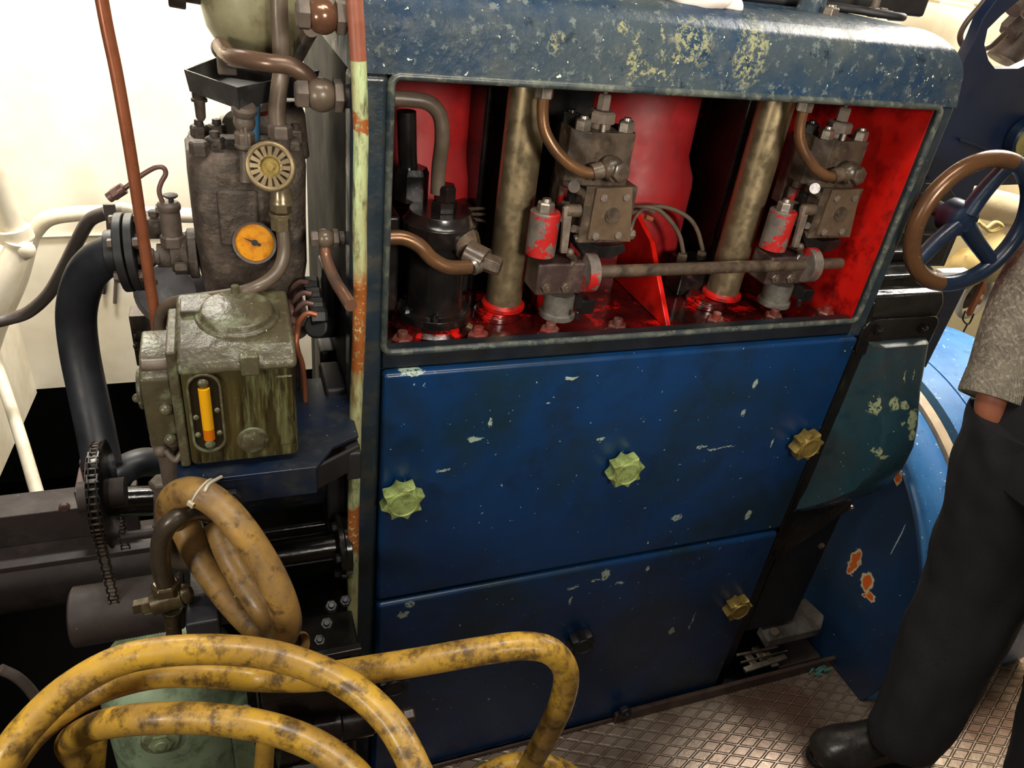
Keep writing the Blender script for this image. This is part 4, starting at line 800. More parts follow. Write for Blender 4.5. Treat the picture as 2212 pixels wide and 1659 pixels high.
# beige diagonal pipe in the dark
o=MB().tube([P(-20,760,Y=1.75),P(0,810,Y=1.7),P(40,930,Y=1.55),P(86,1085,Y=1.35)],.0125,14).build('beige_pipe', M['whitepipe']); tag(o,'thin beige pipe slanting down into the dark at the left','pipe')
o=MB().tube([P(-40,1100,Y=1.35),P(40,1093,Y=1.35),P(92,1082,Y=1.35)],.012,12,k=0).build('dark_bar', M['blackmatt']); tag(o,'dark bar meeting the foot of the beige pipe','bar')
# channel beam with bearing blocks
cb=thing('channel_beam','brown steel channel beam at the left under the beige pipe','beam',P(100,1150,Y=1.12))
zt=P(100,1118,Y=1.13).z
b=MB(); b.box((-.75,1.13,zt-.0),(-.19,1.19,zt+.012)); b.box((-.75,1.13,zt-.055),(-.19,1.142,zt-.0)); b.box((-.75,1.08,zt-.067),(-.17,1.14,zt-.055)); b.build('channel', M['brownsteel'], cb, bevel=.002)
b=MB(); b.box((P(150,1060,Y=1.1).x,1.12,zt+.012),(P(212,1060,Y=1.1).x,1.19,zt+.055)); b.box((P(186,1040,Y=1.12).x,1.10,zt+.05),(P(212,1040,Y=1.1).x,1.15,zt+.13)); b.ball((P(207,1010,Y=1.1).x,1.12,zt+.12),.02,16); b.hexn(P(140,1092,Y=1.08),(0,-1,0),.009,.01); b.build('bearing_block', paint('reddish_brown_block',(78,54,52),(58,42,40),.6,12,rough=.6,bump=.4), cb, bevel=.003)
# sprocket and chain
sx=-.20; sc=P(222,1068,X=sx)
sp_=thing('sprocket','thin black sprocket wheel edge on above the ribbed drum','wheel',(sx,sc.y,sc.z-.08))
b=MB(); Rk=.076
b.lathe((sx-.010,sc.y,sc.z),(1,0,0),[(0,Rk*.93),(.002,Rk),(.004,Rk*.93),(.016,Rk*.93),(.0185,Rk+.003),(.021,Rk*.93)],56); b.build('rim', M['blackoil'], sp_)
b=MB(); b.cyl((sx-.03,sc.y,sc.z),(sx+.03,sc.y,sc.z),.022,n=24); b.build('hub', M['brownsteel'], sp_)
chn=thing('drive_chain','fine steel roller chain running down from the sprocket to the drum','chain',(sx,sc.y,.66))
b=MB(); pth=[]
R2=Rk*.99; y0_=sc.y; nS=26
zdn=.655
n=0
for i in range(25): 
    t=PI*i/24; pth.append((y0_-R2*math.cos(t), sc.z+R2*math.sin(t)))
step=.0075
k_=int((sc.z-zdn)/step)
allp=[(y0_-R2*1.0, sc.z-step*i) for i in range(k_)][::-1]+pth+[(y0_+R2, sc.z-step*i) for i in range(1,k_)]
lk=MB(); pins=MB()
for j,(yy,zz_) in enumerate(allp):
    if j%1==0: pins.cyl((sx-.0075,yy,zz_),(sx+.0075,yy,zz_),.0015,n=6)
    if j+1<len(allp):
        y2,z2=allp[j+1]
        for xo in ((-.0045,.0045) if j%2 else (-.006,.006)):
            c_=V((sx+xo,(yy+y2)/2,(zz_+z2)/2)); d_=V((0,y2-yy,z2-zz_))*.62; nn=V((0,-d_.z,d_.y)).normalized()*.0022
            lk.obox(c_,(.0009,0,0),nn,d_)
lk.build('link_plates', M['blackoil'], chn); pins.build('rollers', M['oily'], chn)
# ribbed drum with end
dc=P(160,1345,Y=.93)
zc=P(280,1335,Y=.88).z
dm=thing('ribbed_drum','brown finely ribbed cylinder lying below the chain','cylinder',(-.19,.90,zc-.05))
xa=P(160,1345,Y=.90).x; xb=P(402,1320,Y=.90).x; pr=[(0,.040),(.003,.0445)]
nrib=34
for i in range(nrib):
    h=.004+(xb-xa-.01)*i/nrib; pr+= [(h,.0448),(h+(xb-xa)/nrib*.5,.0438)]
pr+=[(xb-xa-.004,.0446),(xb-xa,.041)]
b=MB(); b.lathe((xa,.90,zc),(1,0,0),pr,48); b.build('drum', M['brownsteel'], dm, smooth=60)
# dark machinery behind
def simple(nm,cat,lab,mb,mat,**kw):
    o=mb.build(nm,mat,**kw); return tag(o,lab,cat)
zb_=P(100,1230,Y=1.3).z
simple('round_casing','casing','large dark horizontal cylinder in the shadow behind the chain',MB().cyl((-.8,1.32,zb_-.02),(-.105,1.32,zb_-.02),.075,n=40),M['brownsteel'])
simple('black_shaft','shaft','black shiny horizontal shaft right of the sprocket',MB().cyl(P(236,1085,Y=1.02),P(370,1078,Y=1.02),.024,n=28),M['blackgloss'])
simple('black_shaft','shaft','thin dark shaft below the black shiny one',MB().cyl(P(262,1160,Y=1.02),P(370,1146,Y=1.02),.008,n=20),M['brownsteel'])
simple('rubber_hose','hose','black hose bending behind the lubricator foot',MB().tube(seg((245,1050,1.10),(262,1020,1.10),(300,1000,1.11),(345,998,1.12),(420,1000,1.12)),.024,20),M['rubber'])
simple('black_casing','casing','large black casing low behind the hanging hose',MB().box((-.10,.99,.30),(.148,1.3,.70)),M['blackgloss'],bevel=.012)
simple('blue_casing','casing','dark blue grimy rounded casing behind the hanging yellow hose',MB().cyl((-.08,1.07,.80),(.145,1.07,.80),.095,n=48),paint('navy_oily_casing',(16,28,44),(22,24,26),.8,14,rough=.35,bump=.4,dirt=(90,80,66),dirt_amt=.25,dirt_scale=50,speck=(130,150,150),speck_t=.8))
ps=thing('flanged_pipe','black glossy horizontal pipe ending in a round bolted flange','pipe',(.06,.94,.74))
a0=P(470,1205,Y=.93); a1=P(712,1178,Y=.93); b=MB(); b.cyl((a0.x-.03,.93,a1.z-.002),(.128,.93,a1.z-.002),.0245,n=32); b.build('pipe', M['blackgloss'], ps)
b=MB(); b.lathe((.124,.93,a1.z-.005),(1,0,0),[(0,.030),(.004,.055),(.012,.056),(.014,.050),(.024,.050)],40); psf=b.build('flange', M['blackgloss'], ps, bevel=.001)
for k in range(5):
    t=2*PI*k/5+.3; b=MB(); b.hexn((.128,.93+.044*math.cos(t),a1.z-.005+.044*math.sin(t)),(-1,0,0),.008,.008); b.build('flange_bolt', M['blackmatt'], psf, bevel=.0008)
simple('brown_pipe','pipe','grimy bright brown pipe behind the gooseneck',MB().tube(seg((352,1150,.95),(362,1190,.95),(390,1210,.95),(440,1212,.95)),.014,18),M['brownpipe'])
simple('green_stub_pipe','pipe','pale grimy vertical pipe under the lubricator drive',MB().cyl(P(352,1165,Y=.93),P(352,1045,Y=.93),.0125,n=20).hexn(P(352,1050,Y=.93),(0,0,1),.018,.012),M['dusty_s'])
# bolted black pump at the lower centre left
bp_=thing('circulating_pump','black oily pump casting with bolt heads behind the yellow hoses','pump',(.04,.90,.30))
b=MB(); b.box((-.018,.80,.36),(.145,.985,.565)); b.build('body', M['blackoil'], bp_, bevel=.012)
b=MB(); b.box((-.01,.77,.545),(.148,.90,.575)); b.box((.02,.785,.60),(.148,.80,.612)); b.build('flange', M['blackgloss'], bp_, bevel=.003)
b=MB(); b.obox(P(460,1285,Y=.83),(.030,0,0),(0,.03,0),(0,0,.035)); b.obox(P(440,1330,Y=.80),(.022,0,0),(0,.03,0),(0,0,.02)); b.build('side_block', paint('grey_black_block',(50,50,54),(30,30,34),.6,20,rough=.4,bump=.4), bp_, bevel=.004)
for px,py,Y in ((690,1385,.765),(715,1312,.80),(560,1300,.80),(705,1350,.765),(745,1300,.86)):
    b=MB(); b.hexn(P(px,py,Y=Y),(0,-.5,1),.010,.010,bolt=.004); b.build('bolt', M['blackmatt'], bp_, bevel=.001)
sf=thing('drain_pipe','dark round pipe with square brown end pointing right near the floor','pipe',P(800,1600,Y=.80))
b=MB(); b.lathe(P(600,1590,Y=.80),P(900,1542,Y=.80)-P(600,1590,Y=.80),[(0,.05),(.03,.050),(.05,.040),(.055,.034),(.10,.034),(.105,.028),(.16,.024)],40); b.build('pipe', M['blackoil'], sf)
b=MB(); q0=P(872,1548,Y=.80); q1=P(900,1541,Y=.80); b.cyl(P(800,1562,Y=.80),q0,.018,.012,n=24); b.hexn(q0,q1-q0,.014,.020,rot=.4); b.build('end_plug', M['oily'], sf, bevel=.001)
b=MB(); b.lathe(P(655,1550,Y=.86),(0,-.6,.6),[(0,.075),(.02,.075),(.03,.06),(.035,.0001)],44,cap=False); b.build('cover', M['blackoil'], sf, bevel=.002)
simple('mounting_bracket','bracket','black bracket plate low beside the green pump',MB().prism([P(530,1480,Y=.86),P(560,1480,Y=.86),P(640,1700,Y=.86),P(560,1700,Y=.86)],(0,.03,0)),M['blackmatt'],bevel=.002)
simple('engine_foundation','foundation','long black steel foundation under the engine front',MB().box((-.30,.945,-.6),(1.42,1.5,-.11)),M['blackmatt'],bevel=.004)
# green pump
gx_,gy_=-.155,.93
gp=thing('green_pump','pale green painted domed pump body behind the yellow hose coils','pump',(gx_,gy_,-.1))
zt=P(375,1372,Y=.93).z
b=MB(); R_=.108
b.lathe((gx_,gy_,-.1),(0,0,1),[(0,R_+.012),(.30,R_+.012),(.31,R_),(zt+.1-.085,R_),(zt+.1-.06,R_*.96),(zt+.1-.03,R_*.78),(zt+.1-.01,R_*.45),(zt+.1,.002)],56); b.build('body', M['green'], gp, smooth=50)
b=MB(); c=P(400,1398,Y=.87); b.loft([(zt-.035,gx_+.015,gy_-.045,.035,.03),(zt-.008,gx_+.015,gy_-.045,.028,.022)],24,2.5); b.build('top_boss', M['green'], gp, smooth=60)
b=MB(); c=P(348,1610,Y=gy_-R_-.01); b.lathe(c+V((0,.03,0)),(0,-1,.1),[(0,.030),(.022,.030),(.026,.027)],32); b.hexn(c+V((0,.006,0)),(0,-1,.1),.019,.008,bolt=.002); b.build('plug', paint('green_flaked_plug',(128,138,108),(170,186,140),.8,40,rough=.4,bump=.5,dirt=(84,66,50)), gp, bevel=.0015)
b=MB(); b.box((gx_+R_-.02,gy_-.07,-.1),(gx_+R_+.028,gy_+.0,.42)); b.build('side_rib', M['green'], gp, bevel=.006)
b=MB(); b.tube([P(345,1270,Y=.87)+V((0,0,-.1)),P(375,1400,Y=.90)],.012,12,k=0)
o=MB().tube([P(0,1445,Y=.8),P(35,1462,Y=.8),P(65,1490,Y=.8),P(95,1535,Y=.8)],.007,12).build('grey_cable', M['cable']); tag(o,'thin grey cable at the left edge above the yellow coil','cable')
c=P(272,1418,Y=.86); simple('lifting_eye','eye bolt','small grey lifting eye beside the green dome',MB().tube([c+V((math.cos(t)*.016,.2*math.sin(t)*.016,math.sin(t)*.016)) for t in [2*PI*i/16 for i in range(16)]],.006,10,k=0,closed=True),M['dusty_s'])
# gooseneck with small valve in front of the drum
gn_=thing('gooseneck_valve','brown gooseneck pipe with oily plug valve before the ribbed drum','valve',P(365,1320,Y=.84))
b=MB(); b.tube(seg((455,1112,.84),(425,1102,.81),(388,1114,.79),(356,1145,.785),(346,1190,.79),(350,1235,.795),(362,1270,.80)),.0122,18); b.build('pipe', paint('oily_brown_pipe',(80,70,58),(58,50,42),.6,16,rough=.25,metal=.3,bump=.2), gn_)
b=MB(); c=P(362,1300,Y=.80); b.hexn(P(360,1275,Y=.80),(0,0,1),.019,.016); b.cyl(P(330,1305,Y=.80),P(395,1285,Y=.80),.0165,n=24); b.lathe(P(392,1286,Y=.80),P(412,1278,Y=.80)-P(392,1286,Y=.80),[(0,.012),(.004,.015),(.010,.013),(.014,.008)],20); b.hexn(P(330,1306,Y=.80),(-1,0,-.1),.0125,.014); b.obox(P(305,1308,Y=.80),(.010,0,.001),(0,.006,0),(0,0,.008)); b.cyl(P(372,1315,Y=.80),P(374,1345,Y=.80),.014,.011,n=20); b.cyl(P(374,1345,Y=.80),P(377,1385,Y=.80),.0105,n=16); b.build('body', paint('oily_bronze',(96,84,60),(60,50,38),.7,30,rough=.26,metal=.5,bump=.4), gn_, bevel=.001)
# ------------------------------------------------------------------ yellow hoses
def D(*l): return [P(x,y,d=d) for x,y,d in l]
HR=.0167
def ext(l, end, fwd=True, n=7):
    a,b_ = (l[-1],l[-2]) if fwd else (l[0],l[1])
    e=V(end); p1=a+(a-b_).normalized()*.22; p2=e+V((0,0,.12))+(a-e).normalized()*.12
    o=[]
    for i in range(1,n+1):
        t=i/n; o.append(a*(1-t)**3+p1*3*t*(1-t)**2+p2*3*t*t*(1-t)+e*t**3)
    return l+o if fwd else o[::-1]+l
hc=thing('yellow_hose','coiled dirty yellow rubber hose looping over the green pump to the floor','hose',P(450,1659,d=.9))
b=MB(); b.tube(ext(ext(D((10,1640,.76),(70,1560,.78),(150,1486,.80),(250,1430,.82),(350,1408,.83),(470,1403,.84),(580,1414,.85),(680,1444,.85),(770,1492,.84),(845,1565,.82),(895,1655,.80),(915,1720,.79)),(.02,.22,.02)),(-.5,.35,.02),False),HR,24,k=8); b.build('coil_loop', M['hose'], hc)
b=MB(); b.tube(ext(ext(D((0,1690,.87),(60,1600,.87),(140,1530,.88),(230,1484,.89),(340,1456,.89),(450,1455,.90),(560,1464,.92),(680,1463,.90),(800,1446,.90),(920,1427,.895),(1040,1406,.90),(1130,1395,.91),(1190,1407,.92),(1222,1450,.95),(1215,1510,.99),(1190,1570,1.04),(1155,1635,1.10),(1110,1720,1.18)),(.24,.40,.02)),(-.62,.42,.02),False),HR,24,k=8); b.build('coil_loop', M['hose'], hc)
b=MB(); b.tube(ext(D((170,1640,.95),(150,1608,.93),(175,1585,.88),(235,1562,.84),(330,1552,.82),(440,1552,.82),(560,1568,.82),(660,1600,.82),(740,1650,.81),(800,1720,.80)),(-.08,.28,.02)),HR,24,k=8); b.build('coil_loop', M['hose'], hc)
b=MB(); b.tube(ext(ext(D((1045,1675,1.22),(1110,1650,1.22),(1180,1652,1.22),(1240,1680,1.24),(1290,1740,1.26)),(.62,.30,.02)),(.28,.42,.02),False),HR,24,k=8); b.build('coil_loop', M['hose'], hc)
for x0_,x1_ in ((208,200),(572,566)):
    b=MB(); b.tube(D((x0_+10,1560,1.0),(x0_,1620,1.0),(x1_,1760,1.02)),.0125,18); b.build('hanging_run', M['hose'], hc)
hh_=thing('folded_yellow_hose','short folded brownish yellow hose tied with cable ties and hung up','hose',P(560,1400,d=1.0))
b=MB(); b.tube(D((372,1122,1.02),(370,1090,.98),(390,1066,.95),(428,1064,.93),(475,1092,.93),(525,1148,.93),(575,1225,.94),(608,1295,.95),(620,1345,.97),(612,1372,.99)),.0190,24,k=8); b.build('outer_run', M['hosebrown'], hh_)
b=MB(); b.tube(D((385,1110,1.04),(405,1150,1.04),(440,1215,1.04),(490,1285,1.04),(545,1345,1.04),(600,1382,1.03),(632,1393,1.02)),.0200,24,k=8,cap=False); b.build('lower_run', M['hosebrown'], hh_)
b=MB(); b.tube(D((470,1130,1.03),(492,1190,1.02),(530,1260,1.01),(572,1320,1.0),(606,1372,1.01)),.0185,20,k=8); b.build('middle_run', M['hosebrown'], hh_)
e0=P(632,1393,d=1.02); e1=P(645,1397,d=1.015); ax=(e1-e0).normalized()
b=MB(); b.lathe(e0,ax,[(0,.0200),(.012,.0205),(.014,.0185),(.0,.0155)],28,cap=False); b.build('open_end', M['hosebrown'], hh_); 
b=MB(); b.cyl(e0-ax*.002,e0+ax*.001,.0165,n=24); b.build('hollow', M['glassdark'], hh_, label='dark hollow of the hose end')
def tie(c,axis,R,nm,lab,par):
    a_,u_,v_=frame(axis); b=MB(); b.tube([c+(u_*math.cos(t)*R[0]+v_*math.sin(t)*R[1]) for t in [2*PI*i/28 for i in range(28)]],.0014,8,k=0,closed=True); b.obox(c+u_*R[0],a_*.004,u_*.003,v_*.003); b.build(nm,M['plastic'],par)
p_=P(436,1066,d=.93); tie(p_,P(475,1092,d=.93)-P(428,1064,d=.93),(.0205,.0205),'cable_tie','',hh_)
p_=P(512,1295,d=1.045); tie(p_,P(545,1345,d=1.04)-P(490,1285,d=1.05),(.021,.021),'cable_tie','',hh_)
b=MB(); b.tube(D((442,1062,.91),(452,1045,.92),(478,1030,.95)),.0022,8); b.build('wire_tail', M['plastic'], hh_)
b=MB(); b.tube(D((590,1392,.995),(600,1370,.98),(606,1352,.975)),.0012,6); b.tube(D((575,1338,1.0),(580,1330,.99)),.0016,6); b.build('tie_tail', M['plastic'], hh_)
# ------------------------------------------------------------------ blue flywheel guard
def guard_mat(nm, lower=False):
    t=NT(nm); col=t.mix(t.ramp(t.noise(5,4,.6),.4,.62),lin((52,112,176)),lin((66,128,186)))
    col=t.mix(t.ramp(t.noise(30,5,.6),.6,.68,0,.6),col,lin((26,62,112)))
    col=t.mix(t.ramp(t.noise(55,4,.65),.66,.69),col,lin((205,222,232)))
    col=t.mix(t.ramp(t.noise(130,2,.5),.72,.75),col,lin((225,232,235)))
    return t.out(col,t.ramp(t.noise(20,3),.3,.7,.25,.4),0,t.bump(t.noise(30,4),.3,.0015))
gc_=V((0,1.304,.185)); GR=.556
gd=thing('flywheel_guard','large round blue flywheel guard with rust spots and dark slot behind the person','guard',(1.75,1.304,-.37))
b=MB(); b.lathe((1.47,gc_.y,gc_.z),(1,0,0),[(-.012,GR*.92),(0,GR*.985),(.012,GR),(.115,GR),(.120,GR-.004)],96); b.build('shell', guard_mat('scratched_blue_paint'), gd, smooth=40)
b=MB(); b.lathe((1.59,gc_.y,gc_.z),(1,0,0),[(0,GR-.001),(.004,GR+.006),(.034,GR+.006),(.036,GR-.01)],96); b.build('cream_band', paint('worn_cream_band',(198,178,150),(150,130,110),.6,12,rough=.35,bump=.3), gd, smooth=40)
b=MB(); b.lathe((1.626,gc_.y,gc_.z),(1,0,0),[(0,GR-.06),(.034,GR-.06)],80); b.build('slot', NT('slot_black').out(lin((14,12,12)),.6), gd)
b=MB(); b.lathe((1.660,gc_.y,gc_.z),(1,0,0),[(0,GR-.05),(.001,GR+.002),(.08,GR+.002),(.081,GR-.004),(.084,GR-.004),(.0845,GR+.003),(.36,GR+.003),(.362,GR-.02)],96); b.build('rear_shell', guard_mat('scratched_light_blue_paint'), gd, smooth=40)
# end panel with rust
gp2=thing('side_guard_panel','dark blue steel panel with orange rust spots left of the round guard','panel',(1.46,.95,-.02))
corn=[P(1905,1052,X=1.458),P(1960,1030,X=1.458),P(1992,1150,X=1.458)]
t=NT('navy_panel_with_rust'); ppts=[(1852,1210,.012,.03),(1842,1228,.010,.016),(1878,1255,.014,.022),(1884,1287,.012,.010),(1872,1284,.006,.007),(1945,1030,.008,.014)]
gl=ORG[gp2.name]
L=[];L2=[]
for px,py,ra,rb in ppts:
    q=P(px,py,X=1.456); L.append((q.y-gl.y,q.z-gl.z,ra*.9,rb)); L2.append((q.y-gl.y,q.z-gl.z,ra*1.35,rb*1.3))
col=t.mix(t.ramp(t.noise(4,4,.6),.4,.65),lin((20,48,84)),lin((22,36,52)))
col=t.mix(t.blobs(L2,wob=.012,wscale=70,plane='yz'),col,lin((196,180,150)))
col=t.mix(t.blobs(L,wob=.012,wscale=70,plane='yz'),col,lin((196,92,30)))
scr=[]
for a_,b_ in (((1925,1110),(1940,1170)),((1940,1170),(1955,1215)),((1955,1215),(1968,1260))):
    pass
q=P(1945,1165,X=1.456); scr=[(q.y-gl.y,q.z-gl.z,.0018,.05)]
col=t.mix(t.blobs(scr,wob=.006,wscale=20,plane='yz'),col,lin((140,160,170)))
col=t.mix(t.ramp(t.noise(90,1.5,.5),.75,.77),col,lin((170,180,185)))
mat=t.out(col,.4,0,t.bump(t.noise(40,4),.25,.0015))
b=MB(); arc=[V((1.4565,gc_.y-GR*.985*math.cos(math.radians(a)),gc_.z+GR*.985*math.sin(math.radians(a)))) for a in range(-20,92,4)]
b.prism(arc+[V((1.4565,1.36,-.02)),V((1.4565,.78,-.02))][:1],(-.008,0,0)); b.build('panel', mat, gp2)
simple('floor_fillet','plate','dark brown steel corner plate on the floor before the blue guard',MB().prism([P(1890,1385,Z=.01),P(1945,1470,Z=.01),P(1925,1485,Z=.01),P(1870,1395,Z=.01)],(0,0,.014)),M['blackoil'],bevel=.002)
simple('belt_pit_cover','casing','dark recess casing between the engine foot and blue guard',MB().box((1.38,1.16,.0),(1.445,1.5,.60)),M['blackmatt'],bevel=.01)
simple('bedplate','plate','dark brown bedplate under the blue guard',MB().box((1.30,.932,-.012),(1.44,1.09,-.0)),M['brownsteel'],bevel=.004)
# ------------------------------------------------------------------ column plate with handwheel
cpY=1.12
pl_=thing('bracket_plate','tall dark navy steel plate with rounded cutout right of the engine','plate',(1.45,cpY,.8))
poly=[(2200,-80),(2165,-20),(2153,0),(2124,39),(2105,87),(2085,125),(2061,188),(1985,400),(1945,500),(1920,575),(2040,575),(2072,500),(2090,450),(2105,402),(2230,398),(2400,398),(2330,160),(2260,120),(2200,148),(2150,148),(2136,130),(2127,96),(2134,63),(2163,34),(2215,-10),(2250,-80)]
b=MB(); b.prism([P(x,y,Y=cpY) for x,y in poly],(0,.022,0)); b.build('plate', M['navy'], pl_, bevel=.001)
b=MB(); b.prism([P(x,y,Y=cpY) for x,y in ((2070,297),(2137,320),(2134,326),(2068,303))],(0,-.006,0)); b.build('cleat', M['navy'], pl_, bevel=.001)
b=MB(); b.prism([P(x,y,Y=1.08) for x,y in ((1999,396),(2050,396),(2075,440),(2010,520),(1960,500))],(0,.03,0)); b.build('bearing_flange', M['blackmatt'], pl_, bevel=.004)
for px,py in ((2013,412),(1976,485)):
    b=MB(); b.hexn(P(px,py,Y=1.078),(0,-1,0),.013,.010,bolt=.004); b.build('bolt', M['blackmatt'], pl_, bevel=.001)
b=MB(); c=[P(x,y,Y=1.05) for x,y in ((1936,500),(2058,512),(2036,572),(1925,572))]; b.prism(c,(0,.05,0)); b.build('box', M['blackmatt'], pl_, bevel=.003)
b=MB(); b.prism([P(x,y,Y=1.11) for x,y in ((2030,600),(2098,600),(2075,645),(2000,795),(1960,760))],(0,.03,0)); o=b.build('support_leg', M['navy'], bevel=.002); tag(o,'dark navy steel leg below the handwheel beside the black housing','support')
hw_=thing('handwheel','dark blue handwheel with half worn brown rim, three thick spokes','wheel',(1.209,.90,1.14))
HC=V((1.209,.900,1.265)); HN=V((-.104,-.993,.025)).normalized(); a_,u_,v_=frame(HN); RW=.1120; rr=.0145
def ang(px,py):
    r=(P(px,py,d=1)-EYE); t=(HC-EYE).dot(HN)/r.dot(HN); q=EYE+r*t-HC; return math.atan2(q.dot(v_),q.dot(u_))
aA=ang(2195,340); aB=ang(2030,615)
def arc(a0,a1,n): return [HC+(u_*math.cos(a0+(a1-a0)*i/n)+v_*math.sin(a0+(a1-a0)*i/n))*RW for i in range(n+1)]
aM=ang(1980,520)
# choose the arc that passes the left side
def wrap(x): return (x+PI)%(2*PI)-PI
d1=wrap(aM-aA); d2=wrap(aB-aM)
brown=[*arc(aA,aA+d1,24),*arc(aA+d1,aA+d1+d2,12)[1:]]
tot=d1+d2; rest=-(2*PI-abs(tot))*(1 if tot>0 else -1)
b=MB(); b.tube(brown,rr,18,k=0); b.build('worn_grip', paint('worn_brown_rim',(104,72,46),(76,50,36),.6,12,chip=(216,200,160),chip_t=.68,chip_scale=38,rough=.28,metal=.35,bump=.1), hw_, label='worn brown section of the rim')
b=MB(); b.tube(arc(aA,aA+rest,48) if 0 else arc(aA+tot,aA+tot+((2*PI-abs(tot))*(1 if tot>0 else -1)),48),rr,18,k=0); b.build('rim', paint('dark_blue_wheel_paint',(15,35,60),(22,30,40),.6,10,chip=(160,165,150),chip_t=.74,chip_scale=40,rough=.3,bump=.3), hw_)
M['wheelblue']=paint('blue_spoke_paint',(15,34,58),(20,26,36),.7,10,chip=(150,158,146),chip_t=.72,chip_scale=40,rough=.34,bump=.4)
hubc=HC-HN*.020
b=MB(); b.lathe(hubc-HN*.03,HN,[(0,.031),(.03,.030),(.038,.026),(.042,.016),(.043,.0001)],28,cap=False); b.build('hub', M['wheelblue'], hw_)
for px,py in ((2182,352),(2155,590),(1992,560)):
    a=ang(px,py); e=HC+(u_*math.cos(a)+v_*math.sin(a))*RW
    b=MB(); b.tube([hubc+(e-hubc)*.12,hubc+(e-hubc)*.5-HN*.004,e],lambda t:.016-.003*t,14,flat=None); b.build('spoke', M['wheelblue'], hw_)
b=MB(); b.cyl(hubc-HN*.03,hubc-HN*.17,.014,n=24); b.cyl(hubc-HN*.12,hubc-HN*.165,.030,n=28); b.build('spindle', M['blackmatt'], hw_)
# pale worn parts on a bracket lever near hub
rs=thing('round_cover','dark blue ringed round cover with yellowish face at the right edge above the handwheel','cover',P(2222,305,Y=1.10))
c=P(2224,303,Y=1.095)
b=MB(); b.lathe(c+V((0,.02,0)),(0,-1,0),[(0,.042),(.02,.042),(.024,.038),(.020,.032)],40,cap=False); b.build('ring', M['wheelblue'], rs)
b=MB(); b.cyl(c+V((0,.02,0)),c+V((0,.002,0)),.033,n=36); b.build('face', paint('yellow_brass_face',(150,146,90),(120,112,60),.6,30,rough=.4), rs)
# ------------------------------------------------------------------ beyond the wheel
simple('cream_cabinet','cabinet','cream painted steel cabinet beyond the handwheel',MB().box((1.90,1.90,-.1),(2.9,2.15,.90)),M['cream'],bevel=.01)
simple('rolled_hose','hose','beige rolled canvas hose lying beyond the handwheel',MB().tube([P(2080,425,Y=1.75),P(2130,440,Y=1.72),P(2190,455,Y=1.7),P(2240,480,Y=1.7)],.05,24).tube([P(2120,520,Y=1.72),P(2170,500,Y=1.7),P(2240,470,Y=1.68)],.045,24),M['beigecloth'])
simple('rope','cord','knotted pale yellow cord beyond the handwheel',MB().tube([P(x,y,Y=1.62) for x,y in ((2112,478),(2130,492),(2150,480),(2165,490),(2140,500),(2122,486))],.006,8),M['ropeyellow'])
simple('sack','sack','yellowish cloth sack seen through the lower handwheel spokes',MB().ball(P(2145,555,Y=1.68),.10,24,(1.1,.7,.9),jit=.012),paint('yellow_sack',(222,200,142),(204,180,120),.5,8,rough=.85,bump=.5,bscale=60))
simple('cream_bag','bag','cream bag low beyond the left handwheel spokes',MB().ball(P(2085,580,Y=1.68),.075,24,(1.0,.7,1.0),jit=.012),paint('yellow_bag',(214,186,120),(200,170,104),.5,8,rough=.8,bump=.4,bscale=60))
MB().obox(P(2068,592,Y=1.17),(.045,0,0),(0,.025,0),(0,0,.005)).build('white_ledge',M['whitecloth'],pl_,bevel=.002,label='small white painted ledge')
rg=thing('ring_hook','white round ring on the cream cabinet holding a copper coloured tool','ring',P(2108,690,Y=1.72))
c=P(2105,640,Y=1.72); 
b=MB(); b.tube([c+V((math.cos(t)*.062,0,math.sin(t)*.078)) for t in [2*PI*i/32 for i in range(32)]],.012,12,k=0,closed=True); b.build('ring', M['whitepipe'], rg)
b=MB(); b.cyl(c+V((0,.02,0)),c+V((0,.024,0)),.06,n=32); b.build('recess', M['glassdark'], rg)
b=MB(); b.box((c.x-.006,c.y-.012,c.z-.075),(c.x+.020,c.y+.0,c.z+.06)); b.box((c.x+.018,c.y-.012,c.z+.01),(c.x+.036,c.y,c.z+.03)); b.box((c.x+.018,c.y-.012,c.z-.03),(c.x+.036,c.y,c.z-.01)); b.build('tool', M['copper'], rg, bevel=.003)
simple('thin_chain','chain','thin dark wire chain hanging under the white ring',MB().tube([P(x,y,Y=1.70) for x,y in ((2085,672),(2080,690),(2092,700),(2104,678))],.003,8).tube([P(x,y,Y=1.70) for x,y in ((2090,700),(2080,720),(2076,740))],.003,8),M['blackmatt'])
# machine and pipe at the top right
mt=thing('brown_valve_group','brown grey hex fittings seen in the plate cutout at top right','valve',P(2180,120,Y=1.25))
b=MB(); b.hexn(P(2200,45,Y=1.24),P(2170,75,Y=1.24)-P(2200,45,Y=1.24),.022,.03); b.cyl(P(2165,130,Y=1.26),P(2230,40,Y=1.26),.034,n=28); b.cyl(P(2185,20,Y=1.22),P(2240,-30,Y=1.22),.02,n=24); b.build('body', M['dusty_s'], mt, bevel=.001)
b=MB(); b.tube([P(x,y,Y=1.20) for x,y in ((2150,-30),(2120,10),(2088,48),(2074,78),(2082,100),(2105,108),(2140,100),(2172,72))],.0055,12); b.build('capillary', M['brownpipe'], mt)
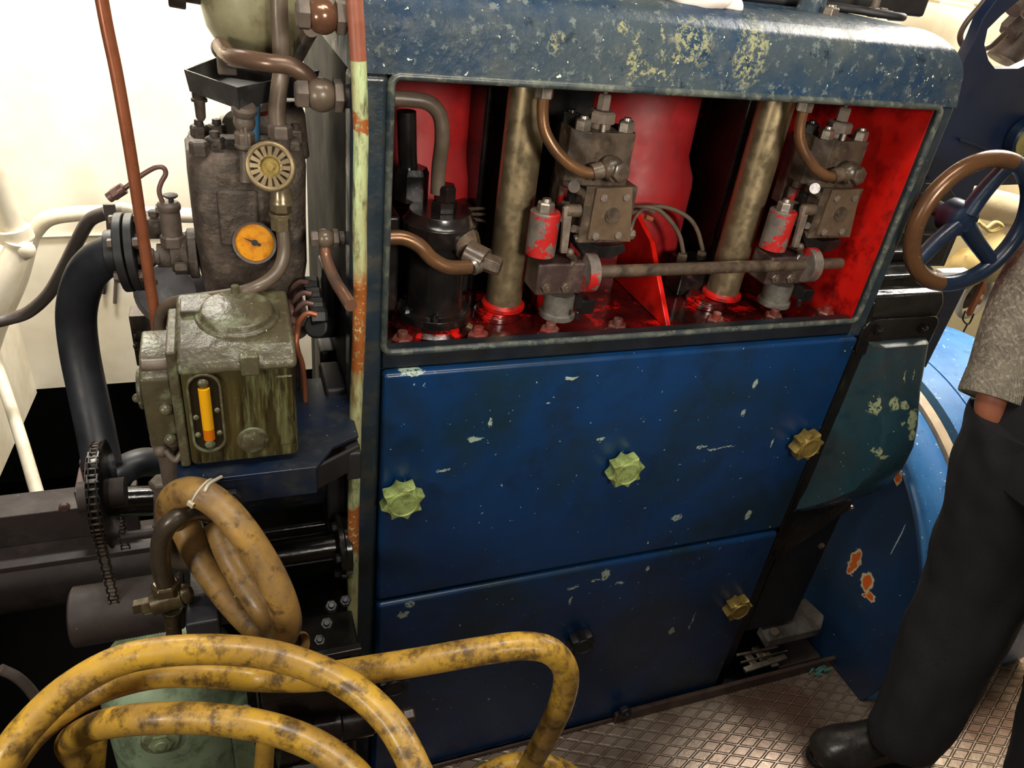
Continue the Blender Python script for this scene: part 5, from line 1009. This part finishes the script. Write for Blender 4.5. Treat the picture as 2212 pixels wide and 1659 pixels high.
# ------------------------------------------------------------------ things on top of the engine
t_=thing('top_pipe','short dark blue vertical pipe rising from the engine top','pipe',P(1745,45,Y=1.10))
q=P(1745,40,Y=1.10); b=MB(); b.lathe((q.x,q.y,1.5485),(0,0,1),[(0,.024),(.01,.0215),(.10,.0205)],36); b.build('pipe', M['engtop'], t_)
q=P(1788,45,Y=1.06); o=MB().hexn((q.x,q.y,1.5490),(0,0,1),.0130,.012,bolt=.003).build('top_bolt', M['steel'], bevel=.001); tag(o,'bare steel bolt head right of the short blue pipe on top','bolt')
ql=P(1500,0,Z=1.575)
b=MB(); b.ball((P(1508,0,Y=1.01).x,1.01,1.562),.055,32,(1.15,.7,.45),jit=.006); b.ball((P(1578,22,Y=.995).x,.995,1.549),.020,20,(1.1,.8,.6),jit=.010); simple('cloth_rag','cloth','bunched white cloth lying on the engine top edge',b,M['whitecloth'])
for k,(dy,lab) in enumerate(((0,'front black cable lying along the engine top to the right corner'),(.028,'rear black cable lying along the engine top to the right corner'))):
    o=MB().tube([V((.72,1.15+dy,1.556)),V((.85,1.16+dy,1.556)),V((.98,1.14+dy,1.557)),V((1.06,1.10+dy,1.556)),V((1.10,1.10+dy,1.555)),V((1.13,1.16+dy,1.55))],.0062,12).build('black_cable', M['blackmatt']); tag(o,lab,'cable','black cables on the engine top')
tf=thing('top_fitting','dark dusty oiler fitting standing among cables on the engine top','fitting',(1.03,1.12,1.549))
q=P(1880,40,Y=1.12); b=MB(); b.cyl((q.x,q.y,1.549),(q.x,q.y,1.585),.007,n=18); b.hexn((q.x,q.y,1.556),(0,0,1),.011,.008); b.hexn((q.x+.012,q.y+.0,1.557),(1,0,0),.009,.016); b.tube([V((q.x,q.y,1.60)),V((q.x+.006,q.y,1.62)),V((q.x+.012,q.y,1.66))],.003,8); b.build('body', M['dusty_s'], tf, bevel=.0008)
simple('dark_motor_box','box','large dark box at the top edge behind the engine corner',MB().box((.80,1.22,1.551),(1.27,1.36,1.80)),M['blackmatt'],bevel=.006)
simple('rocker_cover','cover','black round casing along the top edge behind the cloth',MB().cyl((.74,1.30,1.615),(.795,1.30,1.615),.063,n=36).cyl((.74,1.2,1.565),(1.12,1.2,1.565),.016,n=20),M['blackmatt'],bevel=.004)
for k,(x0_,y0_,x1_,y1_) in enumerate(((2030,8,2112,22),(2045,0,2140,12),(2130,18,2160,22))):
    simple('ceiling_batten','batten',('lowest of the bright battens at the top right','upper bright batten at the top right','short bright batten seen beyond the plate at the top right')[k],MB().prism([P(x0_,y0_,Y=2.1),P(x1_,y1_,Y=2.1),P(x1_,y1_-5,Y=2.1),P(x0_,y0_-6,Y=2.1)],(0,.05,0)),M['cream'])
# debris
b=MB(); q=P(1770,1443,Z=.005)
for i in range(26):
    a=random.random()*2*PI; r=random.random()*.03; c=V((q.x+r*1.3*math.cos(a),q.y+r*.8*math.sin(a),.002)); b.tube([c,c+V((random.uniform(-.012,.012),random.uniform(-.008,.008),.012)),c+V((random.uniform(-.02,.02),random.uniform(-.012,.012),.004))],.0026,6)
o=b.build('green_fluff', paint('teal_fluff',(84,128,120),(60,96,90),.7,60,rough=.9)); tag(o,'small tuft of teal green fluff on the floor plate','debris')
b=MB(); q=P(1150,1540,Z=.0)
simple('paint_flake','debris','small white flake of paint beside the green pump',MB().ball(P(530,1531,Y=.82),.011,10,(1,.5,.7),jit=.004),M['whitecloth'])

# ------------------------------------------------------------------ person at the right edge
pe=thing('person','person in grey knitted sweater and black trousers standing at the right edge, hand in pocket','person',(1.45,.60,0))
M['skin']=paint('skin',(196,122,92),(176,100,76),.5,14,rough=.5,bump=.25,bscale=90); M['skin'].node_tree.nodes['Principled BSDF'].inputs['Subsurface Weight'].default_value=.1
M['trouser']=paint('black_trouser_cloth',(40,39,43),(33,32,36),.6,9,rough=.85,bump=.45,bscale=300,speck=(80,78,78),speck_t=.85)
t=NT('grey_knit'); nz=t.noise(120,4,.7); cc=t.mix(t.ramp(t.noise(16,4,.6),.4,.62),lin((146,138,122)),lin((118,110,98))); cc=t.mix(t.ramp(nz,.5,.64,0,.75),cc,lin((190,180,160)))
wv=t.n('ShaderNodeTexWave'); wv.inputs['Scale'].default_value=70; wv.inputs['Distortion'].default_value=6; t.l(t.co,wv.inputs['Vector'])
M['knit']=t.out(cc,.95,0,t.bump(wv.outputs['Fac'],.6,.002,t.bump(nz,.8,.004)))
M['leather']=paint('black_shoe_leather',(40,38,36),(60,56,52),.6,14,rough=.3,bump=.5,bscale=60,bdist=.0015)
def skin(name, nodes, edges, mat, sub=2, rootn=0, disp=0, dscale=.1):
    o=ORG[pe.name]; me=bpy.data.meshes.new(name); me.from_pydata([V(n[0])-o for n in nodes],edges,[]); ob=bpy.data.objects.new(name,me); C.objects.link(ob); ob.parent=pe
    ob.modifiers.new('skin','SKIN'); 
    sv=me.skin_vertices[0].data if me.skin_vertices else None
    if sv is None:
        bm=bmesh.new(); bm.from_mesh(me); bm.verts.layers.skin.verify(); bm.to_mesh(me); bm.free(); sv=me.skin_vertices[0].data
    for i,n in enumerate(nodes):
        r=n[1]; sv[i].radius=(r,r) if not isinstance(r,tuple) else r
        sv[i].use_root = (i==rootn)
    ob.modifiers['skin'].use_smooth_shade=True
    s_=ob.modifiers.new('sub','SUBSURF'); s_.levels=sub; s_.render_levels=sub
    if disp:
        tx=bpy.data.textures.new(name+'_folds','CLOUDS'); tx.noise_scale=dscale; d=ob.modifiers.new('folds','DISPLACE'); d.texture=tx; d.strength=disp; d.mid_level=.5
    me.materials.append(mat); return ob
an=P(1968,1565,Z=.15); kn=P(2115,1255,d=1.62); hp=P(2210,965,d=1.47)
an2=P(2262,1735,Z=.10); hip2=hp+V((.02,-.17,.0)); kn2=(an2+hip2)/2+V((.03,-.01,0))
pel=(hp+hip2)/2+V((.0,0,.06)); chest=pel+V((.02,0,.36)); neck=chest+V((0,0,.13)); head=neck+V((-.02,0,.17))
sh1=chest+V((0,.18,.06)); sh2=chest+V((0,-.18,.06))
wr=P(2132,888,d=1.42); el=P(2232,640,d=1.42); el.z=max(el.z,1.16); hd=P(2190,985,d=1.50)
el2=sh2+V((.04,-.03,-.28)); wr2=el2+V((-.12,-.02,-.22)); 
toe=P(1800,1640,Z=.05)
nodes=[(pel,.11),(hp,.075),(kn,.055),(an,.042),(hip2,.075),(kn2,.055),(an2,.042),(chest,.12),(neck,.055),(head,.085),(head+V((-.01,0,.10)),.075),(sh1,.055),(el,.042),(wr,.030),(hd,(.034,.022)),(sh2,.055),(el2,.042),(wr2,.028),(wr2+V((-.045,0,-.055)),(.034,.020)),(head+V((-.100,0,.03)),.010)]
edges=[(0,1),(1,2),(2,3),(0,4),(4,5),(5,6),(0,7),(7,8),(8,9),(9,10),(7,11),(11,12),(12,13),(13,14),(7,15),(15,16),(16,17),(17,18),(9,19)]
for (w0,h0,i0) in ((wr,hd,14),(wr2,wr2+V((-.045,0,-.055)),18)):
    fd=(h0-w0).normalized(); sd=V((0,1,0)); sd=(sd-fd*sd.dot(fd)).normalized(); dn=fd.cross(sd)
    for k in range(4):
        n0=len(nodes); bs=h0+sd*(-.027+.018*k)+fd*.012
        nodes+=[(bs+fd*.018,.0095),(bs+fd*(.045+(.0,.005,.004,-.006)[k]),.0085),(bs+fd*(.068+(.0,.007,.005,-.010)[k])+dn*.012,.0075)]; edges+=[(i0,n0),(n0,n0+1),(n0+1,n0+2)]
    n0=len(nodes); nodes+=[(w0+(h0-w0)*.55+sd*.034,.011),(h0+sd*.050+fd*.004,.010),(h0+sd*.054+fd*.028,.0085)]; edges+=[(i0,n0),(n0,n0+1),(n0+1,n0+2)]
skin('body',nodes,edges,M['skin'],2)
def leg(mbx, top, kne, ank, r0, rk, ra, seed):
    n=64; rows=[]; N=34
    path=spline([top+V((0,0,.10)),top,kne,ank,ank-V((0,0,.05))],20)
    for i,p_ in enumerate(path[10:-1]):
        t=i/(len(path)-12); 
        r=(r0*(1-t/.5)+rk*(t/.5)) if t<.5 else (rk*(1-(t-.5)/.5)+ra*((t-.5)/.5))
        row=[]
        for j in range(n):
            a=2*PI*j/n; dv=V((math.cos(a)*1.0,math.sin(a)*.84,0)); f=1+.10*mnoise.noise(V((math.cos(a)*1.3+seed,math.sin(a)*1.3,p_.z*7)))+ .06*mnoise.noise(V((math.cos(a)*2.2+seed,math.sin(a)*2.2,p_.z*16+math.cos(a)*2)))
            q=p_+dv*r*f; q.z+=.012*math.cos(a)*0; row.append(q)
        rows.append(row)
    mbx.loops(rows,cap0=True,cap1=True)
b=MB(); leg(b,hp,kn,an,.132,.116,.072,1); leg(b,hip2,kn2,an2,.132,.118,.085,5)
pc_=pel; b.loft([(pc_.z-.10,pc_.x,pc_.y,.115,.185),(pc_.z-.03,pc_.x,pc_.y,.125,.19),(pc_.z+.05,pc_.x,pc_.y,.12,.175),(pc_.z+.10,pc_.x,pc_.y,.115,.165)],40,2.3,.004)
b.build('trousers', M['trouser'], pe, smooth=80)
# sweater: torso and sleeves
b=MB(); tz=pel.z-.035
b.loft([(tz,pel.x+.035,pel.y-.01,.125,.19),(tz+.04,pel.x+.03,pel.y-.005,.14,.20),(tz+.2,pel.x+.02,pel.y,.14,.20),(tz+.38,chest.x,chest.y,.14,.215),(chest.z+.10,chest.x,chest.y,.12,.20),(chest.z+.14,chest.x,chest.y,.07,.10),(chest.z+.16,chest.x,chest.y,.062,.065)],48,2.4,.006)
def sleeve(a0,a1,a2,r0,r1,r2):
    pth=spline([a0+(a0-a1)*.2,a0,a1,a2],8)[6:]
    b.tube(pth,lambda t:(r0*(1-t*2)+r1*t*2) if t<.5 else (r1*(1-(t-.5)*2)+r2*(t-.5)*2),28,k=0)
sleeve(sh1+V((0,-.03,0)),el,wr+(el-wr)*.10,.085,.070,.056)
sleeve(sh2+V((0,.03,0)),el2,wr2+(el2-wr2)*.12,.085,.068,.052)
b.build('sweater', M['knit'], pe, smooth=80)
cu=wr+(el-wr)*.10; b=MB(); ax=(el-wr).normalized(); b.lathe(cu-ax*.003,ax,[(0,.050),(0,.0585),(.006,.060),(.045,.060),(.05,.058)],36,cap=False); b.build('cuff', M['knit'], pe)
b=MB(); b.ball(head+V((.022,0,.085)),.098,24,(1.0,.88,1.0)); b.build('hair', paint('grey_hair',(110,104,98),rough=.9,bump=.8,bscale=80), pe)
for sy in (-1,1):
    b=MB(); b.ball(head+V((-.083,.031*sy,.055)),.0085,14); b.build('eye', NT('eye').out(lin((60,50,44)),.2), pe)
    b=MB(); b.ball(head+V((.005,.086*sy,.03)),.022,14,(1,.35,1.3)); b.build('ear', M['skin'], pe)
b=MB(); b.ball(head+V((-.084,0,-.025)),.022,16,(.35,1,.25)); b.build('mouth', NT('lips').out(lin((150,80,70)),.5), pe)
# shoes
def shoe(ank,toe,nm):
    o=MB(); f=V((toe.x-ank.x,toe.y-ank.y,0)); Ln=f.length; f.normalize(); s=V((-f.y,f.x,0))
    secs=[]
    for u,w_,zt_,zb_ in ((-.085,.022,.060,.012),(-.075,.034,.085,.010),(-.03,.040,.105,.010),(.03,.042,.100,.010),(.08,.043,.080,.010),(.13,.047,.062,.010),(.18,.050,.054,.010),(.215,.045,.048,.011),(.238,.032,.038,.013),(.248,.012,.028,.016)):
        row=[]
        for j in range(28):
            a=2*PI*j/28; x=math.cos(a); y=math.sin(a); zt2=zt_*1.55; zm=(zt2+zb_)/2; hz=(zt2-zb_)/2
            k=1 if y>0 else .0
            row.append(V((ank.x,ank.y,0))+f*u+s*(w_*1.12*math.copysign(abs(x)**.8,x)*(1-.25*max(0,y)))+V((0,0,zm+hz*math.copysign(abs(y)**(.9 if y>0 else .5),y))))
        secs.append(row)
    o.loops(secs); up_=o.build(nm, M['leather'], pe, smooth=80)
    SH=up_
    o=MB(); out=[]
    for i in range(40):
        a=2*PI*i/40; u=.082+.170*math.cos(a); w_=.046+.008*math.cos(a); out.append(V((ank.x,ank.y,.0))+f*u+s*(w_*1.12*math.copysign(abs(math.sin(a))**.8,math.sin(a))))
    L=[[p_+V((0,0,z)) for p_ in out] for z in (.0,.014,.017)]; o.loops(L); ob=o.build('sole', M['blackmatt'], SH, bevel=.002)
    for k in range(4):
        c=V((ank.x,ank.y,0))+f*(.05+.022*k); z=.154-.016*k; l=MB(); l.tube([c+s*.022+V((0,0,z-.012)),c+V((0,0,z)),c-s*.022+V((0,0,z-.012))],.0022,8); l.build('lace', M['blackmatt'], SH)
shoe(P(1945,1625,Z=.0)+V((0,0,0)),P(1757,1640,Z=0),'shoe')
a2=V((an2.x,an2.y,0)); shoe(a2,a2+V((-.3,-.08,0)),'shoe')
